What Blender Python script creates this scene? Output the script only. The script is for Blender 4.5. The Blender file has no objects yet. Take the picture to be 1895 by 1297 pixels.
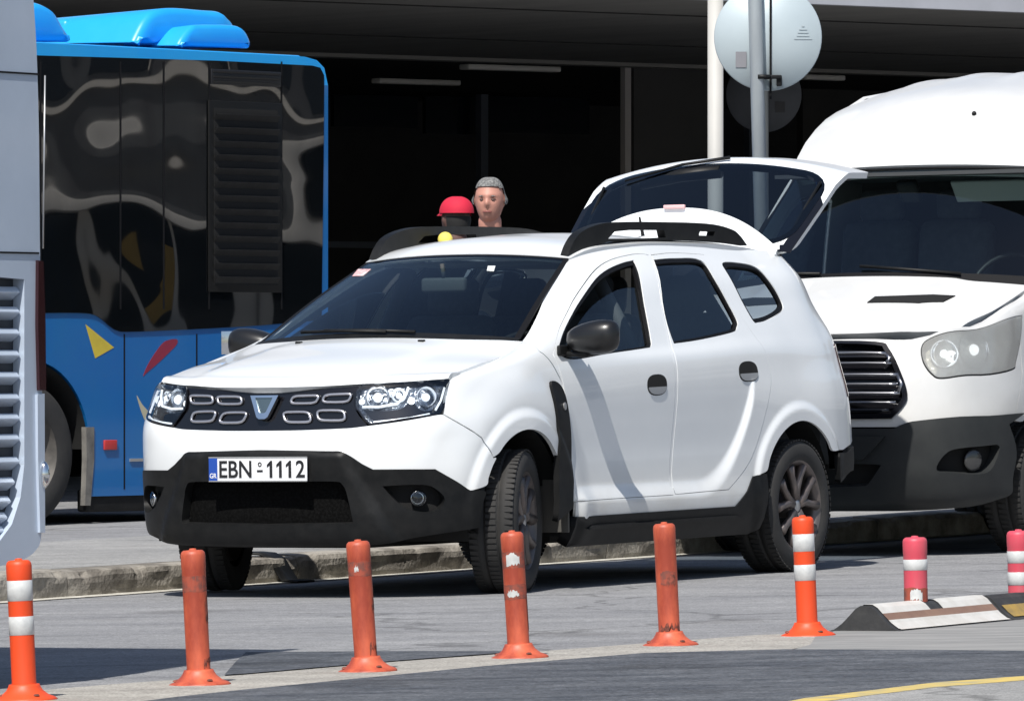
import bpy, bmesh, math, random
import numpy as np
from mathutils import Vector, Matrix
from mathutils.bvhtree import BVHTree
from mathutils.geometry import delaunay_2d_cdt
random.seed(7)
SC = bpy.context.scene
COL = SC.collection
R = math.radians
# ------------------------------------------------------------------ camera
CAMH = 1.13; FPX = 13000.0; CX, CY = 947.5, 648.5
cam = bpy.data.objects.new('camera', bpy.data.cameras.new('camera'))
COL.objects.link(cam); SC.camera = cam
cam.location = (0, 0, CAMH); cam.rotation_euler = (R(90), 0, 0)
cam.data.sensor_width = 36.0; cam.data.lens = 36.0 * FPX / 1895.0
cam.data.clip_start = 0.5; cam.data.clip_end = 3000
# ------------------------------------------------------------------ sky, sun, exposure
SUN = Vector((-.213, -.708, 1.0)).normalized()
el = math.asin(SUN.z); az = math.atan2(SUN.x, SUN.y)
w = bpy.data.worlds.new('World'); SC.world = w; w.use_nodes = True
nt = w.node_tree
sky = nt.nodes.new('ShaderNodeTexSky'); sky.sky_type = 'NISHITA'; sky.sun_disc = False
sky.sun_elevation = el; sky.sun_rotation = az; sky.dust_density = 1.2; sky.air_density = 1.0
nt.links.new(sky.outputs[0], nt.nodes['Background'].inputs[0])
nt.nodes['Background'].inputs[1].default_value = 0.085
sl = bpy.data.lights.new('sun', 'SUN'); sl.energy = 4.5; sl.angle = R(.53); sl.color = (1, .965, .91)
so = bpy.data.objects.new('sun', sl); COL.objects.link(so)
so.rotation_euler = SUN.to_track_quat('Z', 'Y').to_euler(); so.location = (0, 0, 30)
SC.view_settings.view_transform = 'Standard'; SC.view_settings.look = 'None'
SC.view_settings.exposure = 0.3; SC.view_settings.gamma = 1.0
SC.cycles.max_bounces = 8; SC.cycles.transparent_max_bounces = 12
# ------------------------------------------------------------------ helpers: materials
def new_mat(name):
    m = bpy.data.materials.new(name); m.use_nodes = True
    return m, m.node_tree, m.node_tree.nodes['Principled BSDF']
def mat(name, c, rough=.5, metal=0., coat=0., spec=.5, noise=None, bump=None, c2=None, emit=None, stretch=(1, 1, 1), dust=None):
    """noise=(scale, low, high) mixes colour c with c2; bump=(scale, strength, distance)"""
    m, t, b = new_mat(name)
    b.inputs['Base Color'].default_value = (*c, 1); b.inputs['Roughness'].default_value = rough
    b.inputs['Metallic'].default_value = metal; b.inputs['Coat Weight'].default_value = coat
    b.inputs['Coat Roughness'].default_value = .04; b.inputs['Specular IOR Level'].default_value = spec
    if noise or bump:
        tc = t.nodes.new('ShaderNodeTexCoord'); mp = t.nodes.new('ShaderNodeMapping')
        mp.inputs['Scale'].default_value = stretch; t.links.new(tc.outputs['Object'], mp.inputs[0])
    if noise:
        n = t.nodes.new('ShaderNodeTexNoise'); n.inputs['Scale'].default_value = noise[0]; n.inputs['Detail'].default_value = 6
        n.inputs['Roughness'].default_value = .62
        r = t.nodes.new('ShaderNodeValToRGB'); r.color_ramp.elements[0].position = noise[1]; r.color_ramp.elements[1].position = noise[2]
        r.color_ramp.elements[0].color = (*c, 1); r.color_ramp.elements[1].color = (*(c2 or c), 1)
        t.links.new(mp.outputs[0], n.inputs[0]); t.links.new(n.outputs[0], r.inputs[0]); t.links.new(r.outputs[0], b.inputs['Base Color'])
    if bump:
        n = t.nodes.new('ShaderNodeTexNoise'); n.inputs['Scale'].default_value = bump[0]; n.inputs['Detail'].default_value = 4 if bump[0] > 5 else .3
        bp = t.nodes.new('ShaderNodeBump'); bp.inputs['Strength'].default_value = bump[1]; bp.inputs['Distance'].default_value = bump[2]
        t.links.new(mp.outputs[0], n.inputs[0]); t.links.new(n.outputs[0], bp.inputs['Height']); t.links.new(bp.outputs[0], b.inputs['Normal'])
    if dust:   # road dust clinging to the lowest panels, blotchy
        N = t.nodes.new; sp = N('ShaderNodeSeparateXYZ'); t.links.new(tc.outputs['Object'], sp.inputs[0])
        mr_ = N('ShaderNodeMapRange'); mr_.inputs[1].default_value = dust + .12; mr_.inputs[2].default_value = dust - .22; t.links.new(sp.outputs[2], mr_.inputs[0])
        n3 = N('ShaderNodeTexNoise'); n3.inputs['Scale'].default_value = 7; n3.inputs['Detail'].default_value = 8; t.links.new(tc.outputs['Object'], n3.inputs[0])
        mu = N('ShaderNodeMath'); mu.operation = 'MULTIPLY'; t.links.new(mr_.outputs[0], mu.inputs[0]); t.links.new(n3.outputs[0], mu.inputs[1])
        mxd = N('ShaderNodeMixRGB'); mxd.inputs[2].default_value = (.50, .46, .39, 1); t.links.new(mu.outputs[0], mxd.inputs[0]); t.links.new(r.outputs[0], mxd.inputs[1]); t.links.new(mxd.outputs[0], b.inputs['Base Color'])
    if emit: b.inputs['Emission Color'].default_value = (*emit[0], 1); b.inputs['Emission Strength'].default_value = emit[1]
    return m
def glass(name, tint, gloss=.06, rough=.01, bump=None, body=None):
    m = bpy.data.materials.new(name); m.use_nodes = True; t = m.node_tree
    t.nodes.remove(t.nodes['Principled BSDF']); out = t.nodes['Material Output']
    tr = t.nodes.new('ShaderNodeBsdfTransparent'); tr.inputs[0].default_value = (*tint, 1)
    gl = t.nodes.new('ShaderNodeBsdfGlossy'); gl.inputs['Roughness'].default_value = rough
    gl.inputs['Color'].default_value = (.9, .95, 1, 1)
    fr = t.nodes.new('ShaderNodeFresnel'); fr.inputs[0].default_value = 1.5
    mx = t.nodes.new('ShaderNodeMixShader')
    ad = t.nodes.new('ShaderNodeMath'); ad.operation = 'MULTIPLY_ADD'; ad.inputs[1].default_value = 1.0; ad.inputs[2].default_value = gloss - .04
    t.links.new(fr.outputs[0], ad.inputs[0]); t.links.new(ad.outputs[0], mx.inputs[0])
    base = tr
    if body:
        df = t.nodes.new('ShaderNodeBsdfDiffuse'); df.inputs[0].default_value = (*body[0], 1)
        m2 = t.nodes.new('ShaderNodeMixShader'); m2.inputs[0].default_value = body[1]
        t.links.new(tr.outputs[0], m2.inputs[1]); t.links.new(df.outputs[0], m2.inputs[2]); base = m2
    t.links.new(base.outputs[0], mx.inputs[1]); t.links.new(gl.outputs[0], mx.inputs[2]); t.links.new(mx.outputs[0], out.inputs[0])
    if bump:
        tc = t.nodes.new('ShaderNodeTexCoord'); n = t.nodes.new('ShaderNodeTexNoise'); n.inputs['Scale'].default_value = bump[0]; n.inputs['Detail'].default_value = 1
        bp = t.nodes.new('ShaderNodeBump'); bp.inputs['Strength'].default_value = bump[1]; bp.inputs['Distance'].default_value = bump[2]
        t.links.new(tc.outputs['Object'], n.inputs[0]); t.links.new(n.outputs[0], bp.inputs['Height'])
        t.links.new(bp.outputs[0], gl.inputs['Normal'])
    return m
M = {}
M['white'] = mat('white_paint', (.82, .84, .845), .3, coat=.8, noise=(2.5, .35, .75), c2=(.78, .80, .805), dust=.48)
M['vanwhite'] = mat('van_white_paint', (.64, .645, .64), .35, coat=.5, noise=(3, .35, .8), c2=(.57, .57, .56), dust=.75)
M['plastic'] = mat('black_plastic', (.006, .0065, .007), .5, spec=.25, noise=(14, .4, .75), c2=(.014, .014, .014), bump=(400, .15, .001))
M['gloss'] = mat('gloss_black', (.006, .006, .008), .12, coat=.3)
M['dark'] = mat('dark_lining', (.006, .006, .006), .9)
M['inner'] = mat('cabin_trim', (.05, .055, .058), .8, noise=(8, .4, .7), c2=(.05, .052, .055))
M['seat'] = mat('seat_cloth', (.06, .065, .075), .9, noise=(20, .4, .7), c2=(.09, .095, .10))
M['rubber'] = mat('tyre_rubber', (.02, .02, .02), .8, noise=(9, .3, .8), c2=(.036, .034, .032), bump=(60, .3, .004))
M['rim'] = mat('dark_alloy', (.13, .115, .11), .35, metal=.5, noise=(12, .4, .8), c2=(.20, .16, .145))
M['silver'] = mat('silver_cap', (.5, .5, .5), .35, metal=.7)
M['chrome'] = mat('chrome', (.75, .77, .8), .12, metal=1.)
M['grillebar'] = mat('grille_ring_metal', (.52, .52, .56), .3, metal=.85)
M['seal'] = mat('window_seal', (.005, .005, .006), .6, spec=.2)
M['lamp'] = mat('lamp_reflector', (.42, .45, .50), .18, metal=.85, noise=(16, .42, .6), c2=(.10, .11, .13), bump=(22, .8, .03))
M['ws'] = glass('windscreen_glass', (.72, .84, .86), .06)
M['privacy'] = glass('privacy_glass', (.34, .40, .44), .07)
M['lens'] = glass('clear_lens', (.93, .95, .96), .07)
M['amber'] = mat('amber_lamp', (.6, .2, .02), .2, coat=.5)
M['redlamp'] = mat('red_lamp', (.028, .004, .006), .15, coat=.8)
M['led'] = mat('light_strip', (.9, .92, .95), .2, coat=.5, emit=((.9, .95, 1.), .9))
M['plate'] = mat('plate_white', (.78, .79, .80), .4)
M['plateblue'] = mat('plate_blue', (.015, .07, .36), .4)
M['ink'] = mat('plate_ink', (.012, .012, .014), .5)
# ------------------------------------------------------------------ helpers: geometry
def ray(px, py):
    return Vector((0, 0, CAMH)), Vector(((px - CX) / FPX, 1, -(py - CY) / FPX)).normalized()
class MB:
    def __init__(s): s.v = []; s.f = []; s.sm = []; s.mi = []
    def add(s, vs, fs, smooth=False, mi=0):
        o = len(s.v); s.v += [tuple(v) for v in vs]; s.f += [tuple(i + o for i in f) for f in fs]
        s.sm += [smooth] * len(fs); s.mi += [mi] * len(fs); return s
    def box(s, c, d, rot=None, bev=0., smooth=False, mi=0):
        bm = bmesh.new(); bmesh.ops.create_cube(bm, size=1)
        for v in bm.verts: v.co = Vector((v.co.x * d[0], v.co.y * d[1], v.co.z * d[2]))
        if bev > 0: bmesh.ops.bevel(bm, geom=bm.edges[:], offset=min(bev, min(d) * .49), segments=3, affect='EDGES', profile=.5)
        mt = Matrix.Translation(c) @ (rot.to_4x4() if rot else Matrix.Identity(4))
        bm.transform(mt); bm.verts.index_update()
        s.add([v.co[:] for v in bm.verts], [[v.index for v in f.verts] for f in bm.faces], smooth or bev > 0, mi); bm.free(); return s
    def lathe(s, prof, c=(0, 0, 0), axis='z', n=32, smooth=True, rot=None, close=False, mi=0):
        vs = []; fs = []; k = len(prof)
        for i in range(n):
            a = 2 * math.pi * i / n; ca, sa = math.cos(a), math.sin(a)
            for r, h in prof:
                p = {'z': Vector((r * ca, r * sa, h)), 'y': Vector((r * ca, h, r * sa)), 'x': Vector((h, r * ca, r * sa))}[axis]
                if rot: p = rot @ p
                vs.append(p + Vector(c))
        kk = k if close else k - 1
        for i in range(n):
            for j in range(kk):
                a, b = i * k + j, i * k + (j + 1) % k; cc, d = ((i + 1) % n) * k + (j + 1) % k, ((i + 1) % n) * k + j
                fs.append((a, b, cc, d))
        s.add(vs, fs, smooth, mi); return s
    def tube(s, pts, r, n=8, mi=0, cap=True):
        pts = [Vector(p) for p in pts]; vs = []; fs = []
        rr = r if isinstance(r, (list, tuple)) else [r] * len(pts)
        up = None
        for i, p in enumerate(pts):
            t = (pts[min(i + 1, len(pts) - 1)] - pts[max(i - 1, 0)]).normalized()
            if up is None: up = t.orthogonal().normalized()
            up = (up - t * up.dot(t)).normalized(); sd = t.cross(up)
            for j in range(n):
                a = 2 * math.pi * j / n; vs.append(p + (up * math.cos(a) + sd * math.sin(a)) * rr[i])
        for i in range(len(pts) - 1):
            for j in range(n): fs.append((i * n + j, i * n + (j + 1) % n, (i + 1) * n + (j + 1) % n, (i + 1) * n + j))
        if cap: fs.append(tuple(range(n - 1, -1, -1))); fs.append(tuple((len(pts) - 1) * n + j for j in range(n)))
        s.add(vs, fs, True, mi); return s
    def prism(s, poly, fn, t0, t1, holes=(), mi=0, smooth=False):
        """poly: 2-D outline; fn(a, b, h) -> point; solid between heights t0 and t1"""
        vs, tris, loops = tri2d(poly, holes, None)
        n = len(vs)
        A = [fn(a, b, t1) for a, b in vs]; B = [fn(a, b, t0) for a, b in vs]
        s.add(A, tris, smooth, mi); s.add(B, [t[::-1] for t in tris], smooth, mi)
        for lp in loops:
            m = len(lp); vv = [A[i] for i in lp] + [B[i] for i in lp]
            s.add(vv, [(i, (i + 1) % m, m + (i + 1) % m, m + i) for i in range(m)], False, mi)
        return s
    def ell(s, c, d, n=20, m=12, mi=0, rot=None, pw=1.0):
        pr = []
        vs = []; fs = []
        for i in range(m + 1):
            ph = math.pi * i / m
            for j in range(n):
                th = 2 * math.pi * j / n
                f = lambda x: math.copysign(abs(x) ** pw, x)
                p = Vector((d[0] * f(math.sin(ph)) * f(math.cos(th)), d[1] * f(math.sin(ph)) * f(math.sin(th)), d[2] * f(math.cos(ph))))
                if rot: p = rot @ p
                vs.append(p + Vector(c))
        for i in range(m):
            for j in range(n): fs.append((i * n + j, (i + 1) * n + j, (i + 1) * n + (j + 1) % n, i * n + (j + 1) % n))
        s.add(vs, fs, True, mi); return s
    def mirror(s):
        k = len(s.v); s.v = [(x, -y, z) for x, y, z in s.v]; s.f = [f[::-1] for f in s.f]; return s
    def build(s, name, m, parent=None, fix=True, mods=None):
        me = bpy.data.meshes.new(name); me.from_pydata(s.v, [], s.f); me.update()
        ms = m if isinstance(m, (list, tuple)) else [m]
        for x in ms: me.materials.append(x)
        me.polygons.foreach_set('use_smooth', s.sm); me.polygons.foreach_set('material_index', s.mi)
        if fix:
            bm = bmesh.new(); bm.from_mesh(me); bmesh.ops.remove_doubles(bm, verts=bm.verts, dist=1e-5) if fix == 2 else None
            bmesh.ops.recalc_face_normals(bm, faces=bm.faces); bm.to_mesh(me); bm.free()
        o = bpy.data.objects.new(name, me); COL.objects.link(o)
        if parent: o.parent = parent
        return o
def tag(o, label=None, cat=None, group=None, kind=None):
    for k, v in (('label', label), ('category', cat), ('group', group), ('kind', kind)):
        if v: o[k] = v
    return o
def thing(name, mtx, label, cat, group=None):
    o = bpy.data.objects.new(name, None); COL.objects.link(o); o.matrix_world = mtx; o.empty_display_size = .2
    return tag(o, label, cat, group)
def inpoly(P, poly):
    P = np.asarray(P, float); x, y = P[:, 0], P[:, 1]; c = np.zeros(len(P), bool); q = np.asarray(poly, float)
    for (x1, y1), (x2, y2) in zip(q, np.roll(q, -1, 0)):
        if y1 == y2: continue
        c ^= ((y1 > y) != (y2 > y)) & (x < (x2 - x1) * (y - y1) / (y2 - y1) + x1)
    return c
def segdist(P, poly):
    P = np.asarray(P, float); d = np.full(len(P), 1e9); q = np.asarray(poly, float)
    for a, b in zip(q, np.roll(q, -1, 0)):
        e = b - a; t = np.clip(((P - a) @ e) / max(e @ e, 1e-12), 0, 1); d = np.minimum(d, np.hypot(*(P - a - t[:, None] * e).T))
    return d
def tri2d(poly, holes=(), grid=None, gy=None):
    pts = []; edges = []; loops = []
    for lp in [poly] + list(holes):
        o = len(pts); n = len(lp); pts += [tuple(p) for p in lp]; edges += [(o + i, o + (i + 1) % n) for i in range(n)]
        loops.append([o + i for i in range(n)])
    if grid:
        q = np.asarray(poly, float); gy = gy or grid
        X, Y = np.meshgrid(np.arange(q[:, 0].min() + grid * .5, q[:, 0].max(), grid), np.arange(q[:, 1].min() + gy * .5, q[:, 1].max(), gy))
        G = np.stack([X.ravel(), Y.ravel()], 1)
        if len(G):
            k = inpoly(G, poly) & (segdist(G, poly) > min(grid, gy) * .45)
            for h in holes: k &= ~inpoly(G, h) & (segdist(G, h) > min(grid, gy) * .45)
            pts += [tuple(p) for p in G[k]]
    ov, oe, of, ev, _, _ = delaunay_2d_cdt([Vector(p) for p in pts], edges, [], 0, 1e-7)
    V = [tuple(p) for p in ov]
    remap = {}
    for i, l in enumerate(ev):
        for k in l: remap[k] = i
    loops = [[remap[i] for i in lp] for lp in loops]
    C = np.array([[sum(V[i][0] for i in f) / 3, sum(V[i][1] for i in f) / 3] for f in of])
    k = inpoly(C, poly)
    for h in holes: k &= ~inpoly(C, h)
    return V, [tuple(f) for f, kk in zip(of, k) if kk], loops
def cr(pts, n=6, closed=True):
    """Catmull-Rom through 2-D/3-D points; a point given with a trailing 'c' stays a corner"""
    P = [np.array(p[:-1] if p[-1] == 'c' else p, float) for p in pts]; cor = [p[-1] == 'c' for p in pts]
    out = []; N = len(P); rng = range(N if closed else N - 1)
    for i in rng:
        p1, p2 = P[i], P[(i + 1) % N]
        p0 = P[i - 1] if (closed or i > 0) and not cor[i] else p1
        j = (i + 1) % N
        p3 = P[(i + 2) % N] if (closed or i + 2 < N) and not cor[j] else p2
        for k in range(n):
            t = k / n
            out.append(.5 * ((2 * p1) + (-p0 + p2) * t + (2 * p0 - 5 * p1 + 4 * p2 - p3) * t * t + (-p0 + 3 * p1 - 3 * p2 + p3) * t ** 3))
    if not closed: out.append(P[-1])
    return [tuple(p) for p in out]
def inset(poly, d):
    q = np.asarray(poly, float); e = np.roll(q, -1, 0) - q; e /= np.maximum(np.hypot(*e.T), 1e-9)[:, None]
    n = np.stack([-e[:, 1], e[:, 0]], 1); area = np.sum(q[:, 0] * np.roll(q[:, 1], -1) - np.roll(q[:, 0], -1) * q[:, 1])
    if area < 0: n = -n
    m = n + np.roll(n, 1, 0); m /= np.maximum(np.hypot(*m.T), .6)[:, None]
    return [tuple(p) for p in q + m * d]
def hermite(xs, ys, xq):
    """smooth interpolation (finite-difference tangents), ys (n, ...)"""
    xs = np.asarray(xs, float); ys = np.asarray(ys, float); xq = np.clip(xq, xs[0], xs[-1])
    dx = np.diff(xs); s = np.diff(ys, axis=0) / dx.reshape(-1, *([1] * (ys.ndim - 1)))
    m = np.empty_like(ys); m[0] = s[0]; m[-1] = s[-1]
    w1 = dx[1:].reshape(-1, *([1] * (ys.ndim - 1))); w0 = dx[:-1].reshape(-1, *([1] * (ys.ndim - 1)))
    m[1:-1] = (s[:-1] * w1 + s[1:] * w0) / (w0 + w1)
    i = np.clip(np.searchsorted(xs, xq) - 1, 0, len(xs) - 2); h = dx[i]; t = (xq - xs[i]) / h
    sh = (-1,) + (1,) * (ys.ndim - 1); t = t.reshape(sh); h = h.reshape(sh)
    return (2*t**3-3*t**2+1)*ys[i] + (t**3-2*t**2+t)*h*m[i] + (-2*t**3+3*t**2)*ys[i+1] + (t**3-t**2)*h*m[i+1]
def sst(e0, e1, x):
    t = np.clip((x - e0) / (e1 - e0), 0, 1); return t * t * (3 - 2 * t)
class Surf:
    """a smooth surface given by a dense grid G[i, j] over parameters a (i) and b (j), in the frame of matrix mtx"""
    def __init__(s, G, a, b, mtx, centre):
        s.G = G; s.a = a; s.b = b; s.m = mtx; s.inv = mtx.inverted()
        du = np.gradient(G, axis=0); dv = np.gradient(G, axis=1); N = np.cross(du, dv); N /= np.maximum(np.linalg.norm(N, axis=2), 1e-12)[..., None]
        c = np.array(centre, float); flip = np.sum(N * (G - c), axis=2).mean() < 0
        s.N = -N if flip else N; n, m = G.shape[:2]; s.n, s.mm = n, m
        s.lim = None; idx = np.arange(n * m).reshape(n, m); s.Fidx = idx
        F = np.stack([idx[:-1, :-1], idx[1:, :-1], idx[1:, 1:], idx[:-1, 1:]], -1).reshape(-1, 4)
        s.bvh = BVHTree.FromPolygons([Vector(p) for p in G.reshape(-1, 3)], [tuple(f) for f in F.tolist()], epsilon=1e-6)
    def _s(s, A, a, b):
        fa = np.clip((np.asarray(a) - s.a[0]) / (s.a[-1] - s.a[0]) * (s.n - 1), 0, s.n - 1.001); fb = np.clip((np.asarray(b) - s.b[0]) / (s.b[-1] - s.b[0]) * (s.mm - 1), 0, s.mm - 1.001)
        i = fa.astype(int); j = fb.astype(int); u = (fa - i)[..., None]; v = (fb - j)[..., None]
        return A[i, j]*(1-u)*(1-v) + A[i+1, j]*u*(1-v) + A[i, j+1]*(1-u)*v + A[i+1, j+1]*u*v
    def P(s, a, b, off=0.):
        n = s._s(s.N, a, b); n /= np.linalg.norm(n, axis=-1)[..., None]; return s._s(s.G, a, b) + n * off
    def NN(s, a, b):
        n = s._s(s.N, a, b); return n / np.linalg.norm(n, axis=-1)[..., None]
    def _param(s, loc, fi):
        i, j = divmod(fi, s.mm - 1); p = np.array(loc)
        A, B, D = s.G[i, j], s.G[i+1, j], s.G[i, j+1]
        e, f = B - A, D - A; M2 = np.array([[e@e, e@f], [e@f, f@f]]) + np.eye(2) * 1e-12; r = np.array([(p-A)@e, (p-A)@f])
        u, v = np.clip(np.linalg.solve(M2, r), 0, 1)
        return (s.a[0] + (i + u) / (s.n - 1) * (s.a[-1] - s.a[0]), s.b[0] + (j + v) / (s.mm - 1) * (s.b[-1] - s.b[0]))
    def limit(s, amax):
        # trace only on the part of the surface with |a| < amax (None: all of it)
        s.lim = None
        if amax is None: return
        k = np.where(np.abs(s.a) < amax)[0]; i0, i1 = k[0], k[-1]; idx = s.Fidx[i0:i1 + 1]
        F = np.stack([idx[:-1, :-1], idx[1:, :-1], idx[1:, 1:], idx[:-1, 1:]], -1).reshape(-1, 4)
        s.lim = (BVHTree.FromPolygons([Vector(p) for p in s.G.reshape(-1, 3)], [tuple(f) for f in F.tolist()], epsilon=1e-6), i0 * (s.mm - 1))
    def cast(s, o, d):
        if s.lim:
            bv, off = s.lim; loc, nn, fi, dist = bv.ray_cast(o, d)
            if loc is not None: return s._param(loc, fi + off)
            t = (Vector((.6, .3, .7)) - o).dot(d)
            for _ in range(40):
                loc, nn, fi, dist = bv.find_nearest(o + d * t); t2 = (loc - o).dot(d)
                if abs(t2 - t) < 1e-5: break
                t = t2
            return s._param(loc, fi + off)
        loc, nn, fi, dist = s.bvh.ray_cast(o, d)
        if loc is not None: return s._param(loc, fi)
        t = (Vector(s.G.reshape(-1, 3).mean(0)) - o).dot(d)
        for _ in range(12):
            loc, nn, fi, dist = s.bvh.find_nearest(o + d * t); t2 = (loc - o).dot(d)
            if abs(t2 - t) < 1e-5: break
            t = t2
        return s._param(loc, fi)
    def px(s, x, y):
        o, d = ray(x, y); o2 = s.inv @ o; d2 = (s.inv.to_3x3() @ d).normalized(); return s.cast(o2, d2)
    def xz(s, x, z, side=1):
        return s.cast(Vector((x, side * 5, z)), Vector((0, -side, 0)))
    def yz(s, y, z, side=1):
        return s.cast(Vector((side * 9, y, z)), Vector((-side, 0, 0)))
    def disc(s, a, b, r, n=28, kv=1., dv=0.):
        p = s.P(np.array([a, a + .01, a]), np.array([b, b, b + .01])); la = np.linalg.norm(p[1] - p[0]) / .01; lb = np.linalg.norm(p[2] - p[0]) / .01
        if kv < .2: kv, dv = .55, dv
        return [(a + r / la * math.cos(t), b + (dv + r * kv * math.sin(t)) / lb) for t in np.linspace(0, 2 * math.pi, n, endpoint=False)]
    def oval(s, a, b, rh, rv, n=30, cut=None):
        p = s.P(np.array([a, a + .01, a]), np.array([b, b, b + .01])); la = np.linalg.norm(p[1] - p[0]) / .01; lb = np.linalg.norm(p[2] - p[0]) / .01
        t0, t1 = (0, 2 * math.pi) if cut is None else (math.pi - math.asin(cut), 2 * math.pi + math.asin(cut))
        f = lambda v, e: math.copysign(abs(v) ** e, v)
        return [(a + rh / la * f(math.cos(t), .8), b + rv / lb * f(math.sin(t), .8)) for t in np.linspace(t0, t1, n, endpoint=cut is not None)]
    def outl(s, pts, n=5, closed=True, smooth=True):
        """outline: pixel points, or ('xz',x,z), ('yz',y,z), ('ab',a,b); a trailing 'c' makes a corner"""
        r = []
        for p in pts:
            c = p[-1] == 'c'; q = p[:-1] if c else p
            if q[0] == 'ab': ab = (q[1], q[2])
            elif q[0] == 'xz': ab = s.xz(q[1], q[2])
            elif q[0] == 'yz': ab = s.yz(q[1], q[2])
            else: ab = s.px(q[0], q[1])
            r.append(tuple(ab) + (('c',) if c or not smooth else ()))
        return cr(r, n, closed)
    def panel(s, name, poly, m, parent, off=0., thick=.012, holes=(), grid=.03, gy=None, mirror=False, mtx=None, build=True, grow=None):
        V, T, loops = tri2d(poly, holes, grid, gy)
        ab = np.array(V); Pt = s.P(ab[:, 0], ab[:, 1], off); Nn = s.NN(ab[:, 0], ab[:, 1])
        if grow is not None: Pt = grow(Pt, Nn, ab)
        me = bpy.data.meshes.new(name)
        verts = Pt.tolist(); norms = Nn.tolist(); faces = []
        for t in T:
            a, b, c = (Pt[i] for i in t); nrm = np.cross(b - a, c - a)
            faces.append(t if nrm @ Nn[t[0]] > 0 else t[::-1])
        inner = Pt - Nn * thick
        if thick > 0:
            for lp in loops:
                o = len(verts); k = len(lp); cen = np.mean([Pt[i] for i in lp], 0)
                L = np.array([Pt[i] for i in lp]); tng = np.roll(L, -1, 0) - np.roll(L, 1, 0); rn = np.cross(tng, np.array([Nn[i] for i in lp])); rn /= np.maximum(np.linalg.norm(rn, axis=1), 1e-9)[:, None]
                q = ab[lp]; tq = np.roll(q, -1, 0) - np.roll(q, 1, 0); ar = np.sum(q[:, 0] * np.roll(q[:, 1], -1) - np.roll(q[:, 0], -1) * q[:, 1])
                oq = np.stack([tq[:, 1], -tq[:, 0]], 1) * (1 if ar > 0 else -1) * (1 if lp is loops[0] else -1); oq /= np.maximum(np.hypot(*oq.T), 1e-9)[:, None]
                e3 = s.P(q[:, 0] + oq[:, 0] * 2e-3, q[:, 1] + oq[:, 1] * 2e-3, off) - s.P(q[:, 0], q[:, 1], off)
                sgn = np.where(np.sum(rn * e3, axis=1) < 0, -1., 1.)[:, None]; rn = rn * sgn
                verts += L.tolist() + [inner[i].tolist() for i in lp]; norms += rn.tolist() * 2
                for i in range(k):
                    j = (i + 1) % k; f = (o + i, o + j, o + k + j, o + k + i); gn = np.cross(np.array(verts[f[1]]) - verts[f[0]], np.array(verts[f[3]]) - verts[f[0]])
                    faces.append(f if gn @ rn[i] > 0 else f[::-1])
        if mirror: verts = [(x, -y, z) for x, y, z in verts]; norms = [(x, -y, z) for x, y, z in norms]; faces = [f[::-1] for f in faces]
        me.from_pydata(verts, [], faces); me.materials.append(m); me.polygons.foreach_set('use_smooth', [True] * len(faces)); me.update()
        me.normals_split_custom_set_from_vertices(norms)
        o = bpy.data.objects.new(name, me); COL.objects.link(o)
        if parent: o.parent = parent
        return o
def frame(X, Y, Z, yaw, roll=0., pitch=0.):
    s_, c_ = math.sin(yaw), math.cos(yaw)
    Mx = Matrix(((-s_, c_, 0, X), (-c_, -s_, 0, Y), (0, 0, 1, Z), (0, 0, 0, 1)))
    return Mx @ Matrix.Rotation(roll, 4, 'X') @ Matrix.Rotation(pitch, 4, 'Y')
def plane_px(mtx, px, py, o=(0, 0, 0), n=(0, 1, 0)):
    """pixel -> point in the local frame of mtx, on the local plane through o with normal n"""
    inv = mtx.inverted(); O, D = ray(px, py); O = inv @ O; D = inv.to_3x3() @ D; o = Vector(o); n = Vector(n)
    t = (o - O).dot(n) / D.dot(n); return O + D * t
def text_obj(txt, size, m, parent, name='lettering', loc=(0, 0, 0), rot=None, sx=1., ext=.0015):
    cu = bpy.data.curves.new(name, 'FONT'); cu.body = txt; cu.size = size; cu.extrude = ext; cu.align_x = 'CENTER'; cu.align_y = 'CENTER'; cu.offset = size * .012
    o = bpy.data.objects.new(name, cu); COL.objects.link(o)
    dg = bpy.context.evaluated_depsgraph_get(); me = bpy.data.meshes.new_from_object(o.evaluated_get(dg)); bpy.data.objects.remove(o)
    o = bpy.data.objects.new(name, me); COL.objects.link(o); me.materials.clear(); me.materials.append(m); o.parent = parent
    mt = Matrix.Translation(loc) @ (rot.to_4x4() if rot else Matrix.Identity(4)) @ Matrix.Diagonal((sx, 1, 1, 1))
    me.transform(mt); return o
TILT = .017
GZ0 = .03
def gz(X): return GZ0 + TILT * max(-8, min(8, X))
def ground_px(px, py):
    o, d = ray(px, py)       # z = TILT * X
    t = (o.z - GZ0) / (TILT * d.x - d.z); p = o + d * t; return p
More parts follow.
